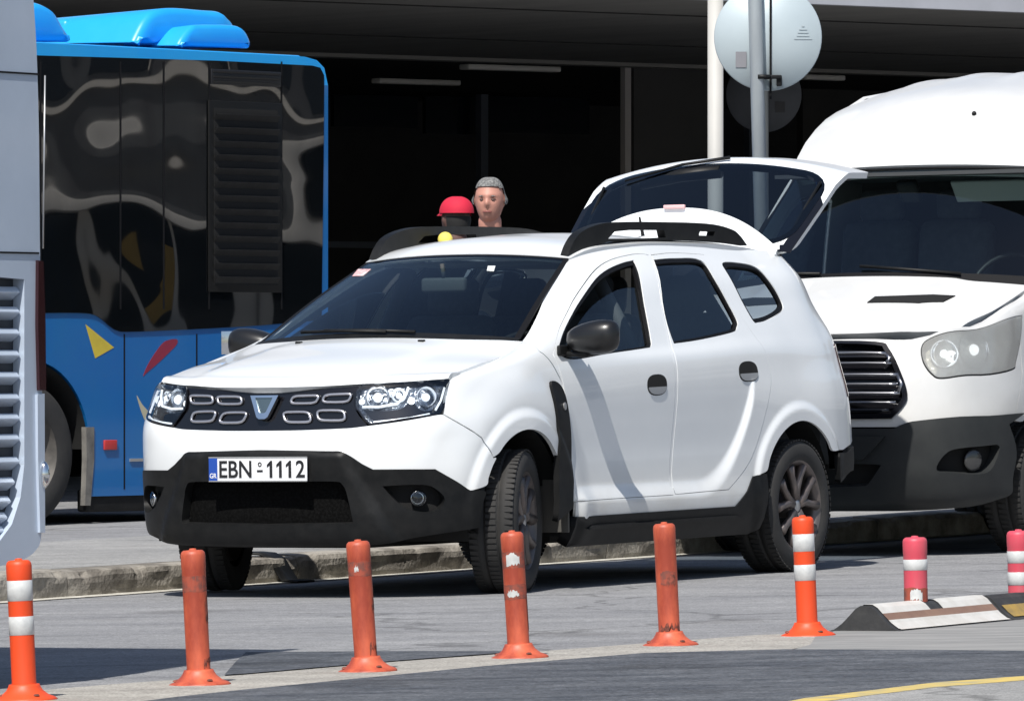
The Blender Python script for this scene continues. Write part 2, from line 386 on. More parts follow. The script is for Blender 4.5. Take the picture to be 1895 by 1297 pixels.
# ================================================================== white SUV
def plan_shell(plan, secs, nb, mtx, bump=None, centre=(0, 0, 1), bscale=.12, na=900):
    """closed wrap: plan points from the nose centre round the left side to the tail centre, one section (inset, z) list per plan point"""
    pl = cr([p for p in plan], 24, False); pl = np.array(pl); seg = np.hypot(*np.diff(pl, axis=0).T); S = np.concatenate([[0], np.cumsum(seg)])
    Ust = S[::24][:len(plan)]
    if len(Ust) < len(plan): Ust = np.append(Ust, S[-1])
    U = np.linspace(0, S[-1], na // 2); x = np.interp(U, S, pl[:, 0]); y = np.interp(U, S, pl[:, 1])
    tx = np.gradient(x); ty = np.gradient(y); L = np.hypot(tx, ty); nx, ny = ty / L, -tx / L
    nx, ny = np.where(True, nx, nx), ny
    # outward normal points away from the centre line
    sg = np.sign(nx * (x - x.mean()) + ny * y); k = sg[len(sg) // 2]; nx, ny = nx * k, ny * k
    ker = np.ones(9) / 9; nx = np.convolve(np.pad(nx, 4, 'edge'), ker, 'valid'); ny = np.convolve(np.pad(ny, 4, 'edge'), ker, 'valid')
    l = np.hypot(nx, ny); nx /= l; ny /= l; nx[0], ny[0] = 1, 0; nx[-1], ny[-1] = -1, 0
    T = hermite(Ust, np.array(secs), U)                          # (nU, levels, 2)
    lv = T.shape[1]; q = np.linspace(0, lv - 1, nb)
    T2 = hermite(np.arange(lv), np.transpose(T, (1, 0, 2)), q)      # (nb, nU, 2)
    d = T2[..., 0].T; z = T2[..., 1].T
    G = np.stack([x[:, None] - nx[:, None] * d, y[:, None] - ny[:, None] * d, z], -1); G[0, :, 1] = 0; G[-1, :, 1] = 0
    if bump is not None:
        o = bump(G[..., 0], G[..., 1], G[..., 2]); G[..., 0] += nx[:, None] * o; G[..., 1] += ny[:, None] * o; G[0, :, 1] = 0; G[-1, :, 1] = 0
    Gm = G[::-1].copy(); Gm[..., 1] *= -1
    G = np.concatenate([Gm[:-1], G]); a = np.concatenate([-U[::-1][:-1], U]); b = np.linspace(0, (lv - 1) * bscale, nb)
    return Surf(G, a, b, mtx, centre)
def loft_top(knots, mtx, na=160, nb=61, pw=2.2, bw=1.0, crease=None):
    K = np.array(knots, float); d = np.concatenate([[0], np.cumsum(np.hypot(np.diff(K[:, 0]), np.diff(K[:, 2])))])
    t = np.linspace(0, d[-1], na); Q = hermite(d, K, t); s = np.linspace(-1, 1, nb)[None]
    X = Q[:, 0:1] + Q[:, 3:4] * (1 - np.abs(s) ** 2.0) ; Y = Q[:, 1:2] * s; Z = Q[:, 2:3] + Q[:, 4:5] * (1 - np.abs(s) ** pw)
    if crease is not None: Z = Z + crease(X, Y)
    return Surf(np.stack([X, Y, Z], -1), t, np.linspace(-bw, bw, nb), mtx, (K[:, 0].mean(), 0, 0))
CARM = frame(-.70, 32.35, .012, .525, .012, .006)
suv = thing('suv_car', CARM, 'white SUV with open tailgate and front wheels turned, parked by the kerb', 'car')
RW = .322; WB = 2.674
def suv_bump(x, y, z):
    ay = np.abs(y); side = sst(.55, .72, ay)
    rf = np.hypot(x, z - .36); rr = np.hypot(x + WB, z - .36)
    o = .018 * sst(.68, .50, rf) * side + .016 * sst(.492, .440, rf) * side + .016 * sst(.492, .440, rr) * side
    zc = np.where(x > -1.65, .415, .415 + .75 * (1 - np.sqrt(np.clip(1 - ((-1.65 - x) / .60) ** 2, 0, 1))))
    zc = np.where(x < -2.25, 2.0, zc)
    led = .024 * sst(.075, -.02, z - zc) * sst(-.45, -.55, x)
    o = o + led * sst(1.06, .80, np.where(x < -1.9, z, .5))
    # raised black frame in the middle of the front bumper
    hw = np.where(z > .60, .40 + (.66 - z) * .3, .42 + (.60 - z) * .55)
    o = o + .022 * sst(.05, -.02, ay - hw) * sst(.675, .655, z) * (x > .4)
    return o
plan = [(.835, 0), (.825, .25), (.79, .485), (.715, .675), (.585, .798), (.36, .862), (0, .880), (-.27, .868), (-.5, .868), (-.8, .87), (-1.08, .872),
        (-1.6, .874), (-2.2, .872), (-2.674, .868), (-3.10, .862), (-3.38, .785), (-3.52, .56), (-3.56, 0)]
nose = nose_ = [(.13, .20), (.05, .26), (.025, .36), (.02, .48), (.005, .60), (.0, .69), (.008, .76), (.03, .85), (.045, .92), (.05, .935), (.055, .945), (.06, .951)]
def sec(*p): return list(p)
def nz(dz): return [(d, z + dz * max(0, (z - .85) / .1)) for d, z in nose]
secs = [nose, nz(.004), nz(.014),
    sec((.12, .21), (.05, .27), (.025, .37), (.02, .48), (.005, .60), (.0, .69), (.006, .77), (.037, .87), (.060, .945), (.066, .96), (.072, .968), (.078, .975)),
    sec((.10, .22), (.04, .28), (.02, .38), (.015, .48), (.003, .60), (.0, .70), (.005, .79), (.036, .89), (.058, .955), (.068, .97), (.075, .978), (.082, .983)),
    sec((.07, .22), (.03, .29), (.01, .39), (.0, .50), (.0, .61), (.0, .72), (.005, .82), (.030, .92), (.052, .985), (.068, 1.002), (.084, 1.008), (.104, 1.010)),
    sec((.05, .21), (.03, .29), (.01, .39), (.0, .50), (.0, .62), (.0, .74), (.008, .85), (.018, .965), (.04, 1.035), (.06, 1.066), (.08, 1.076), (.112, 1.078)),
    sec((.06, .20), (.02, .29), (.005, .39), (.01, .50), (.01, .62), (.0, .75), (.0, .88), (.012, 1.0), (.035, 1.085), (.065, 1.125), (.10, 1.143), (.14, 1.15)),
    sec((.06, .20), (.02, .29), (.005, .39), (.012, .50), (.012, .63), (.004, .77), (.0, .90), (.012, 1.01), (.035, 1.09), (.075, 1.165), (.125, 1.22), (.198, 1.262)),
    sec((.06, .20), (.02, .29), (.005, .39), (.014, .50), (.015, .63), (.006, .77), (.0, .91), (.012, 1.03), (.04, 1.11), (.09, 1.22), (.16, 1.33), (.285, 1.436)),
    sec((.06, .20), (.02, .29), (.005, .39), (.015, .50), (.016, .63), (.007, .78), (.0, .92), (.012, 1.045), (.045, 1.12), (.105, 1.265), (.185, 1.415), (.318, 1.553)),
    sec((.06, .20), (.02, .29), (.005, .39), (.016, .50), (.018, .63), (.008, .78), (.0, .93), (.012, 1.06), (.05, 1.14), (.11, 1.29), (.18, 1.45), (.305, 1.607)),
    sec((.06, .20), (.02, .29), (.005, .39), (.012, .50), (.014, .63), (.006, .79), (.0, .94), (.012, 1.08), (.05, 1.17), (.11, 1.31), (.18, 1.46), (.30, 1.605)),
    sec((.06, .22), (.02, .30), (.005, .40), (.0, .51), (.0, .64), (.0, .80), (.004, .95), (.02, 1.08), (.055, 1.18), (.115, 1.32), (.18, 1.46), (.305, 1.59)),
    sec((.08, .27), (.03, .33), (.01, .42), (.0, .53), (.0, .66), (.005, .81), (.015, .95), (.04, 1.08), (.075, 1.18), (.13, 1.32), (.19, 1.46), (.30, 1.58)),
    sec((.10, .30), (.03, .36), (.01, .44), (.0, .54), (.005, .66), (.015, .80), (.03, .94), (.055, 1.07), (.09, 1.18), (.18, 1.32), (.25, 1.45), (.35, 1.565)),
    sec((.10, .30), (.03, .36), (.01, .44), (.0, .54), (.03, .66), (.06, .80), (.09, .94), (.13, 1.07), (.17, 1.18), (.22, 1.32), (.28, 1.45), (.38, 1.56)),
    sec((.10, .30), (.03, .36), (.01, .44), (.0, .54), (.03, .66), (.06, .80), (.09, .94), (.13, 1.07), (.17, 1.18), (.22, 1.32), (.28, 1.45), (.38, 1.56))]
SB = plan_shell(plan, secs, 280, CARM, suv_bump, (-1.3, 0, .9), na=1800)
hood_s = loft_top([(.468, .768, .984, .335, -.030), (.458, .768, .996, .33, -.024), (.38, .77, 1.010, .31, -.004), (.2, .775, 1.045, .28, .012), (-.05, .768, 1.085, .22, .03), (-.26, .737, 1.145, .18, .028)],
    CARM, crease=lambda X, Y: .012 * sst(.54, .40, np.abs(Y)) * sst(.78, .5, X) * sst(-.12, .1, X))
ws_s = loft_top([(-.24, .722, 1.135, .18, .035), (-.63, .64, 1.35, .13, .03), (-1.01, .56, 1.535, .08, .028)], CARM)
roof_s = loft_top([(-1.01, .56, 1.535, .08, .028), (-1.12, .567, 1.565, .06, .045), (-1.5, .578, 1.60, 0, .06), (-2.1, .58, 1.612, 0, .055), (-2.7, .57, 1.598, -.02, .045), (-3.0, .55, 1.575, -.05, .035)], CARM)
def circ(cx, cz, r, a0, a1, n=14):
    return [('xz', cx + r * math.cos(R(a0 + (a1 - a0) * i / n)), cz + r * math.sin(R(a0 + (a1 - a0) * i / n))) for i in range(n + 1)]
AF = .395; AFz = .355
both = (False, True)
# --- windows and doors (outlines traced on the side surface)
win_f = SB.outl([(1033, 650), (1042, 615), (1062, 575), (1095, 525), (1135, 493), (1166, 483), (1176, 488), (1190, 545), (1206, 636, 'c'), (1204, 643, 'c'), (1150, 651), (1085, 662), (1050, 664)], 5)
win_r = SB.outl([(1209, 481, 'c'), (1250, 478), (1296, 481), (1325, 520), (1362, 588), (1364, 605), (1355, 615), (1300, 628), (1247, 636, 'c'), (1232, 590), (1215, 515)], 5)
win_q = SB.outl([(1339, 488), (1365, 487), (1398, 495), (1425, 522), (1446, 558), (1446, 574), (1425, 588), (1403, 595), (1392, 590), (1365, 540), (1345, 503)], 5)
door_f = SB.outl([(1023, 655, 'c'), (1034, 612), (1055, 568), (1088, 517), (1130, 482), (1176, 471), (1201, 473, 'c'), (1222, 560), (1239, 645, 'c'), (1245, 780), (1246, 914, 'c'), (1150, 921), (1058, 928, 'c'), (1054, 830), (1046, 730)], 5)
door_r = SB.outl([(1206, 473, 'c'), (1250, 469), (1303, 472, 'c'), (1333, 516), (1375, 590), (1410, 640), (1426, 690), (1420, 750), (1398, 828), (1378, 868), (1348, 905, 'c'), (1250, 914, 'c'), (1250, 780), (1244, 645, 'c'), (1226, 560)], 5)
aT = 11 * .12
def ax(x): return SB.xz(x, .8)[0]
a_w = ax(-.26); a_end = SB.yz(.60, .9, -1)[0]
# --- body side shell
zsill = .335
body = SB.outl([('ab', a_w, 8.4 * .12, 'c'), ('ab', a_w, aT, 'c')] + [('ab', a_w + (a_end - a_w) * k / 24, aT, 'c') for k in range(1, 24)] + [('ab', a_end, aT, 'c'), ('ab', a_end, 4.2 * .12, 'c'), ('xz', -3.15, .60, 'c'), ('xz', -WB - .39, .60, 'c')]
    + circ(-WB, AFz, AF, 142, 24) + [('xz', -2.25, .50, 'c'), ('xz', -2.15, .42, 'c'), ('xz', -2.0, .33, 'c'), ('xz', -.46, .30, 'c'), ('xz', -.45, .7, 'c'), ('xz', -.40, .95, 'c'), ('xz', -.33, 1.05, 'c')], 3)
SB.limit(ax(.05)); FH = [SB.px(822, 766), SB.px(837, 700)]; SB.limit(None)
for mi in both:
    GR = .030 if mi else .0105
    SB.panel('body_side', body, M['white'], suv, 0, .012, (inset(door_f, -.003), inset(door_r, -.003), inset(win_q, -.004)), GR, GR, mi)
    fd = SB.panel('front_door', door_f, M['white'], suv, .001, .02, (win_f,), GR, GR, mi)
    rd = SB.panel('rear_door', door_r, M['white'], suv, .001, .02, (win_r,), GR, GR, mi)
    for wn, par, nm in ((win_f, fd, 'window'), (win_r, rd, 'window'), (win_q, suv, 'quarter_window')):
        SB.panel('window_seal', inset(wn, -.002), M['seal'], par, -.004, .02, (inset(wn, .014),), .03, .03, mi)
        if wn is win_f:   # glass wound half down
            g = SB.outl([(1042, 655, 'c'), (1060, 618), (1090, 575), (1125, 545), (1160, 530), (1187, 530, 'c'), (1206, 636, 'c'), (1150, 653), (1085, 662, 'c')], 5)
            SB.panel('window_glass', g, M['ws'], par, -.018, .003, (), .04, .04, mi)
        else:
            SB.panel('window_glass', inset(wn, .004), M['privacy'], par, -.014, .003, (), .04, .04, mi)
    # round door handles: a dark dish with a bar
    for (hx, hy, par) in ((1216, 712, fd), (1384, 687, rd)):
        a0, b0 = SB.px(hx, hy)
        dish = SB.oval(a0, b0, .095, .05)
        h = SB.panel('door_handle', dish, M['dark'], par, .002, .003, (), .02, .02, mi)
        bar = SB.oval(a0, b0, .088, .045, cut=-.15)
        SB.panel('handle_flap', bar, mat('handle_grey', (.30, .31, .32), .5), h, .006, .004, (), .02, .02, mi)
    # --- fender with the arch opening
    fen = SB.outl([('ab', ax(-.255), 8.35 * .12, 'c'), ('xz', -.325, 1.045, 'c'), ('xz', -.39, .95, 'c'), ('xz', -.44, .7, 'c'), ('xz', -.445, .50, 'c')]
        + circ(0, AFz, AF, 180 - 22, 48) + [('xz', .31, .63, 'c'), ('xz', .37, .72, 'c'), ('ab', *FH[0], 'c'), ('ab', *FH[1], 'c'), ('ab', SB.xz(.33, .9)[0], 11 * .12, 'c'), ('ab', SB.xz(.1, .9)[0], 11 * .12, 'c'), ('ab', SB.xz(-.1, .9)[0], 11 * .12, 'c'), ('ab', ax(-.255), 11 * .12, 'c')], 3)
    SB.panel('front_fender', fen, M['white'], suv, 0, .02, (), GR, GR, mi)
    # sill cladding and black arch trims
    sill = SB.outl([('xz', -.44, .205, 'c'), ('xz', -.45, .34, 'c'), ('xz', -1.2, .345, 'c'), ('xz', -2.0, .35, 'c'), ('xz', -2.12, .42, 'c'), ('xz', -2.19, .49, 'c'), ('xz', -2.295, .50, 'c'), ('xz', -2.30, .40, 'c'), ('xz', -2.27, .24, 'c'), ('xz', -2.2, .215, 'c')], 3)
    SB.panel('sill_cladding', sill, M['plastic'], suv, .008, .05, (), .03, .03, mi)
    step = SB.outl([('xz', -.55, .285, 'c'), ('xz', -.60, .30, 'c'), ('xz', -2.0, .31, 'c'), ('xz', -2.1, .295, 'c')], 3)
    SB.panel('sill_ridge', step, M['plastic'], suv, .022, .03, (), .03, .03, mi)
    trim = SB.outl([(1016, 708), (1032, 712), (1044, 740), (1052, 800), (1055, 870), (1056, 940, 'c'), (1028, 965, 'c'), (1030, 880), (1031, 800), (1025, 750)], 4)
    tr = SB.panel('fender_trim', trim, M['plastic'], suv, .014, .03, (), .02, .02, mi)
    a0, b0 = SB.px(1040, 752)
    SB.panel('side_indicator', SB.disc(a0, b0, .015, 14, 1.2), M['silver'], tr, .018, .005, (), .02, .02, mi)
    flap = MB().box((-.40, .80 , .40), (.012, .17, .26), bev=.004)
    if mi: flap.mirror()
    flap.build('mud_flap', mat('mud_flap_dusty', (.10, .095, .085), .9), suv)
    # rear bumper corner
    rb = SB.outl([('xz', -WB - .385, .50, 'c'), ('xz', -WB - .375, .585, 'c'), ('xz', -3.2, .585, 'c'), ('ab', a_end, 4.1 * .12, 'c'), ('ab', a_end, 2.6 * .12, 'c'), ('xz', -3.25, .49, 'c'), ('xz', -WB - .40, .44, 'c')], 3)
    SB.panel('rear_bumper', rb, M['plastic'], suv, .006, .03, (), .03, .03, mi)
SB.limit(ax(.05))
# --- front bumper: white upper band, black lower part
def mirr(half):
    return list(half) + [(-a, b) for a, b in half[::-1]]
bt = SB.outl([('ab', .001, SB.px(500, 797)[1], 'c'), (560, 796), (650, 792, 'c'), (690, 787), (760, 777), (810, 768), (821, 768, 'c'), ('xz', .375, .715, 'c'), ('xz', .312, .625, 'c')]
    + circ(0, AFz, AF, 43, 22, 4) + [(868, 908, 'c'), (845, 892), (806, 869, 'c'), (688, 870, 'c'), (668, 858), (650, 846), (630, 838), (600, 836), ('ab', .001, SB.px(478, 836)[1], 'c')], 4, False)
SB.panel('front_bumper', mirr(bt), M['white'], suv, 0, .02, (), .012, .012)
low = SB.outl([('ab', .001, SB.px(478, 834)[1], 'c'), (600, 835), (632, 837), (652, 846), (670, 858), (690, 869, 'c'), (806, 868, 'c'), (845, 891), (870, 907, 'c')]
    + circ(0, AFz, AF, 18, -10, 4) + [('xz', .40, .315, 'c'), ('yz', .70, .28), ('yz', .58, .255), ('yz', .3, .245), ('ab', .001, SB.yz(0, .24)[1], 'c')], 4, False)
intake = SB.outl([('ab', .001, SB.px(478, 892)[1], 'c'), (610, 890), (635, 897), (645, 925), (655, 968, 'c'), ('ab', .001, SB.px(478, 972)[1], 'c')], 4, False)
fogo = SB.outl([(708, 899, 'c'), (782, 897), (808, 905), (822, 922), (815, 940), (790, 948), (752, 940), (728, 922)], 4)
fogm = [(-a, b) for a, b in fogo]
SB.panel('bumper_cladding', mirr(low), M['plastic'], suv, .006, .05, (mirr(intake), fogo, fogm), .03, .03)
SB.panel('lower_intake', inset(mirr(intake), -.01), mat('intake_mesh', (.0015, .0015, .0015), .9, spec=.1, noise=(90, .45, .6), c2=(.005, .005, .005)), suv, -.045, .002, (), .05, .05)
SB.panel('intake_rib', [(-.55, SB.yz(0, .36)[1]), (.55, SB.yz(0, .36)[1]), (.55, SB.yz(0, .373)[1]), (-.55, SB.yz(0, .373)[1])], M['plastic'], suv, -.02, .02, (), .04, .04)
for f in (fogo, fogm): SB.panel('fog_recess', inset(f, -.01), M['dark'], suv, -.045, .002, (), .04, .04)
# --- grille
gr = SB.outl([('ab', .001, SB.px(497, 719)[1], 'c'), (600, 716), (668, 709, 'c'), (655, 730), (658, 760), (680, 786, 'c'), (640, 792), (560, 795), ('ab', .001, SB.px(500, 796)[1], 'c')], 4, False)
grille = SB.panel('grille', mirr(gr), M['gloss'], suv, -.012, .03, (), .03, .03)
def ring(surf, c, w_, h_, off, r, mtl, par, name='grille_slot', skew=0.):
    pts = []
    for t in np.linspace(0, 2 * math.pi, 25)[:-1]:
        ct, st = math.cos(t), math.sin(t); x = math.copysign(abs(ct) ** .45, ct) * w_; y = math.copysign(abs(st) ** .55, st) * h_
        p = surf.P(np.array([c[0] + x + skew * y]), np.array([c[1] + y]), off)[0]; pts.append(Vector(p))
    pts.append(pts[0]); pts.append(pts[1])
    o = MB().tube(pts, r, 6, cap=False).build(name, mtl, par); return o
for (xx, yy, sk) in ((563, 738, .25), (622, 735, .25), (549, 771, -.35), (612, 768, -.2)):
    a0, b0 = SB.px(xx, yy)
    for sgn in (1, -1): ring(SB, (sgn * a0, b0), .068, .030, -.004, .0068, M['grillebar'], grille, 'grille_slot', sk * sgn)
# emblem: shield plate
a0, b0 = 0., SB.px(497, 752)[1]
emb = [(1.36 * x, 1.45 * y) for x, y in [(-.055, .055), (.055, .055), (.05, .035), (.022, -.05), (.012, -.058), (-.012, -.058), (-.022, -.05), (-.05, .035)]]
e1 = SB.panel('emblem', [(a0 + x, b0 + y) for x, y in emb], M['chrome'], suv, .018, .02, ([(a0 + x * .62, b0 + y * .66 + .006) for x, y in emb],), .02, .02)
SB.panel('emblem_centre', [(a0 + x * .66, b0 + y * .7 + .004) for x, y in emb], mat('emblem_grey', (.18, .23, .24), .2, metal=.8), e1, .012, .01, (), .02, .02)
# --- headlights
hl = SB.outl([(668, 710, 'c'), (740, 706), (830, 700, 'c'), (834, 706), (832, 730), (818, 763), (805, 768), (750, 776), (692, 784), (680, 783), (664, 762), (656, 738)], 5)
for sg in (1, -1):
    q = [(sg * a, b) for a, b in hl]
    hs = SB.panel('headlight', q, M['lamp'], suv, -.035, .002, (), .03, .03)
    SB.panel('lamp_mask', [(sg * a, b) for a, b in SB.outl([(668, 755, 'c'), (700, 758), (745, 752), (762, 735), (775, 752), (800, 756), (818, 740), (826, 712, 'c'), (820, 760, 'c'), (790, 770), (692, 781, 'c')], 4)], M['gloss'], hs, -.028, .002, (), .03, .03)
    SB.panel('headlight_rim', q, M['gloss'], hs, -.001, .05, (inset(q, .009),), .03, .03)
    SB.panel('lens', inset(q, .006), M['lens'], hs, .0, .003, (), .03, .03)
    def on(x, y, off, r=None):
        a, b = SB.px(x, y); return Vector(SB.P(np.array([sg * a]), np.array([b]), off)[0]), Vector(SB.NN(np.array([sg * a]), np.array([b]))[0])
    for (x, y, r, mt_) in ((697, 733, .056, 'chrome'), (738, 729, .036, 'chrome'), (792, 731, .050, 'chrome'), (666, 741, .014, 'led'), (762, 739, .017, 'led'), (724, 724, .02, 'chrome')):
        p, n_ = on(x, y, -.02); q3 = n_.to_track_quat('Z', 'Y').to_matrix()
        prof = [(r * math.sin(t), -r * .55 * math.cos(t)) for t in np.linspace(0, 1.45, 8)]
        MB().lathe(prof, p, 'z', 18, rot=q3).build('reflector_bowl', M[mt_], hs, fix=False)
        MB().ell(p - n_ * r * .25, (r * .4, r * .4, r * .4), 12, 8, rot=q3).build('bulb', M['led'], hs)
    for pts in (((690, 780), (720, 777), (760, 772), (798, 763)), ((808, 757), (818, 740), (826, 715)), ((668, 751), (700, 751), (735, 745), (752, 728), (756, 715))):
        MB().tube([on(x, y, -.012)[0] for x, y in pts], .0055, 6).build('daytime_strip', M['led'], hs)
    # fog lamp
    p, n_ = on(775, 922, -.022); q3 = n_.to_track_quat('Z', 'Y').to_matrix()
    fl = MB().lathe([(.0, -.03), (.02, -.028), (.034, -.01), (.036, .012), (.033, .014)], p, 'z', 20, rot=q3).build('fog_lamp', M['chrome'], suv, fix=False)
    MB().lathe([(.0, .018), (.018, .016), (.033, .012)], p, 'z', 20, rot=q3).build('lens', M['lens'], fl, fix=False)
SB.limit(None)
for sg in (1, -1):
    tl = SB.outl([('xz', -3.20, 1.10, 'c'), ('xz', -3.22, .86, 'c'), ('yz', .60, .84, 'c'), ('yz', .60, 1.12, 'c')], 6)
    tl = SB.outl([('xz', -3.26, 1.12, 'c'), ('xz', -3.28, .86, 'c'), ('ab', SB.yz(.62, .85, -1)[0], 6.0 * .12, 'c'), ('ab', SB.yz(.62, 1.1, -1)[0], 7.4 * .12, 'c')], 6)
    SB.panel('tail_light', tl, M['redlamp'], suv, .006, .02, (), .03, .03, sg < 0)
# --- number plate
SB.limit(ax(.05)); p0 = SB.P(np.array([0.]), np.array([SB.px(478, 868)[1]]), 0)[0]; SB.limit(None)
pc = Vector((p0[0] + .018, -.0, p0[2])); plm = Matrix(((0, 0, 1), (1, 0, 0), (0, 1, 0)))
q = plane_px(CARM, 477.5, 868, pc, (1, 0, 0)); pc = Vector((pc.x, q.y, q.z))
pl_o = MB().box(pc, (.006, .52, .112), bev=.0025).build('number_plate', M['plate'], suv)
MB().box(pc + Vector((.0035, 0, .0535)), (.003, .52, .005)).box(pc + Vector((.0035, 0, -.0535)), (.003, .52, .005)).build('plate_rim', M['silver'], pl_o)
MB().box(pc + Vector((.003, -.237, 0)), (.003, .045, .104)).build('country_band', M['plateblue'], pl_o)
text_obj('GR', .03, M['plate'], pl_o, 'country_code', pc + Vector((.0052, -.237, -.03)), plm, .9, .0006)
text_obj('EBN', .108, M['ink'], pl_o, 'plate_letters', pc + Vector((.0038, -.118, -.004)), plm, .92, .0015)
text_obj('2', .108, M['ink'], pl_o, 'plate_digit', pc + Vector((.0038, .226, -.004)), plm, .95, .0015)
one = [(-.008, -.038), (.006, -.038), (.006, .038), (-.003, .038), (-.022, .020), (-.022, .008), (-.008, .018)]
for oy in (.072, .122, .172): MB().prism(one, lambda a, b, h: tuple(pc + Vector((.0038 + h, oy + a, b))), 0, .0015).build('plate_digit', M['ink'], pl_o)
MB().box(pc + Vector((.0042, .012, -.008)), (.0015, .030, .009)).build('plate_dash', M['ink'], pl_o)
MB().lathe([(.006, -.001), (.006, .001), (.010, .001), (.010, -.001)], pc + Vector((.0045, .012, .022)), 'x', 16, close=True).build('plate_seal', M['ink'], pl_o, fix=False)
# --- hood, windscreen, roof
he = hood_s.a[-1]
def hp(u0, u1, s1): 
    return [(u0 + (u1 - u0) * 0, -s1), *[(u0, -s1 + 2 * s1 * k / 40) for k in range(1, 40)], (u0, s1), *[(u0 + (u1 - u0) * k / 30, s1) for k in range(1, 30)], (u1, s1), *[(u1, s1 - 2 * s1 * k / 40) for k in range(1, 40)], (u1, -s1), *[(u1 - (u1 - u0) * k / 30, -s1) for k in range(1, 30)]]
hood = hood_s.panel('hood', hp(0, he, .995), M['white'], suv, .004, .045, (), .04, .04)
for yy in (.33, -.33):
    a0, b0 = hood_s.cast(Vector((-.03, yy, 3)), Vector((0, 0, -1))); P_ = hood_s.P(np.array([a0]), np.array([b0]), .006)[0]
    MB().box(P_, (.025, .03, .012), bev=.004).build('washer_nozzle', M['plastic'], hood)
we = ws_s.a[-1]
MB().box((-.2, 0, 1.04), (.3, 1.38, .03)).build('cowl', M['dark'], suv)
wsc = ws_s.panel('windscreen', hp(-0.0, we, .985), M['ws'], suv, 0, .004, (), .06, .06)
o_, i_ = hp(0, we, .992), hp(.035, we - .012, .955)
ws_s.panel('windscreen_seal', o_, M['seal'], suv, .001, .01, (i_,), .06, .06)
ws_s.panel('cowl_grille', hp(0, .05, .99), M['plastic'], suv, .006, .03, (), .05, .05)
roof = roof_s.panel('roof', hp(.004, roof_s.a[-1], 1.0), M['white'], suv, .003, .03, (), .06, .06)
for pts in (((510, 621), (560, 575), (640, 512)),):
    pass
def wspt(x, y, off=.01):
    a, b = ws_s.px(x, y); return Vector(ws_s.P(np.array([a]), np.array([b]), off)[0])
def quadpanel(surf, name, pts, m_, par, off, th):
    return surf.panel(name, [surf.px(*p) for p in pts], m_, par, off, th, (), .1, .1)
quadpanel(ws_s, 'permit_sticker', ((652, 512), (663, 499), (687, 499), (672, 511)), mat('pink_sticker', (.65, .22, .22), .5, noise=(30, .4, .6), c2=(.75, .6, .6)), suv, .003, .002)
quadpanel(ws_s, 'inspection_sticker', ((1015, 600), (1018, 588), (1030, 588), (1027, 600)), mat('sticker_blue', (.1, .2, .4), .5), suv, .003, .002) if 0 else None
quadpanel(ws_s, 'toll_tag', ((901, 502), (903, 493), (917, 493), (914, 503)), mat('tag_white', (.6, .62, .62), .5), suv, .003, .002)
for sg in (1, -1):   # wipers
    MB().tube([Vector(ws_s.P(np.array([a]), np.array([b]), .022)[0]) for a, b in ((.03, sg * .1 + .25), (.045, sg * .1 - .1), (.055, sg * .1 - .45))], .008, 6).build('wiper', M['plastic'], suv)
# --- roof rails (outline seen in the side view, on an upright plane)
rail_px = [(1044, 473, 'c'), (1052, 452), (1066, 432), (1090, 419), (1125, 412), (1200, 411), (1300, 414), (1345, 424), (1362, 436), (1376, 455, 'c'), (1340, 450), (1280, 446), (1225, 445), (1160, 446), (1115, 449), (1080, 460)]
def rq(px, py):
    p = plane_px(CARM, px, py, (0, .525, 0)); return (p.x, p.z)
rl = cr([rq(p[0], p[1]) + tuple(p[2:]) for p in rail_px], 5)
h1 = [rq(*p) for p in ((1118, 442), (1130, 429), (1160, 426), (1222, 426), (1225, 440), (1170, 442))]
h2 = [rq(*p) for p in ((1286, 436), (1288, 428), (1316, 429), (1314, 437))]
for sg in (1, -1):
    MB().prism(rl, lambda a, b, h: (a, sg * (.525 + h), b), -.022, .022, (h1, h2)).build('roof_rail', M['plastic'], suv)
MB().tube([(-2.75, .0, 1.62), (-2.70, 0, 1.76)], [.012, .005], 8).box((-2.76, 0, 1.63), (.08, .05, .03), bev=.01).build('antenna', M['plastic'], suv)
# --- door mirrors
for sg in (1, -1):
    mb = MB(); c0 = Vector((-.50, .975, 1.162)) if sg > 0 else Vector((-.56, .905, 1.15))
    n, m_ = 22, 14; vs = []; fs = []
    for i in range(m_ + 1):
        ph = math.pi * i / m_
        for j in range(n):
            th = 2 * math.pi * j / n; f = lambda v, p: math.copysign(abs(v) ** p, v)
            yy = -.13 * math.cos(ph); rx = .085 * math.sin(ph) ** .55; rz = (.078 + .012 * math.cos(ph) * -1) * math.sin(ph) ** .5
            xx = rx * f(math.cos(th), .8); xx = min(xx, .085) if xx > 0 else xx * .35
            vs.append((c0.x + xx, sg * (c0.y + yy), c0.z + rz * f(math.sin(th), .85) - .01 * math.cos(ph)))
    for i in range(m_):
        for j in range(n): fs.append((i * n + j, (i + 1) * n + j, (i + 1) * n + (j + 1) % n, i * n + (j + 1) % n))
    mb.add(vs, fs, True)
    mm = mb.build('door_mirror', mat('mirror_shell', (.010, .010, .0105), .34, coat=.1), suv)
    MB().box((-.49, sg * .895, 1.088), (.07, .14, .028), bev=.012).box((-.45, sg * .842, 1.105), (.11, .02, .05), bev=.009).build('mirror_foot', M['plastic'], mm)
    MB().box((-.532, sg * .98, 1.164), (.004, .19, .11), bev=.001).build('mirror_glass', M['chrome'], mm)
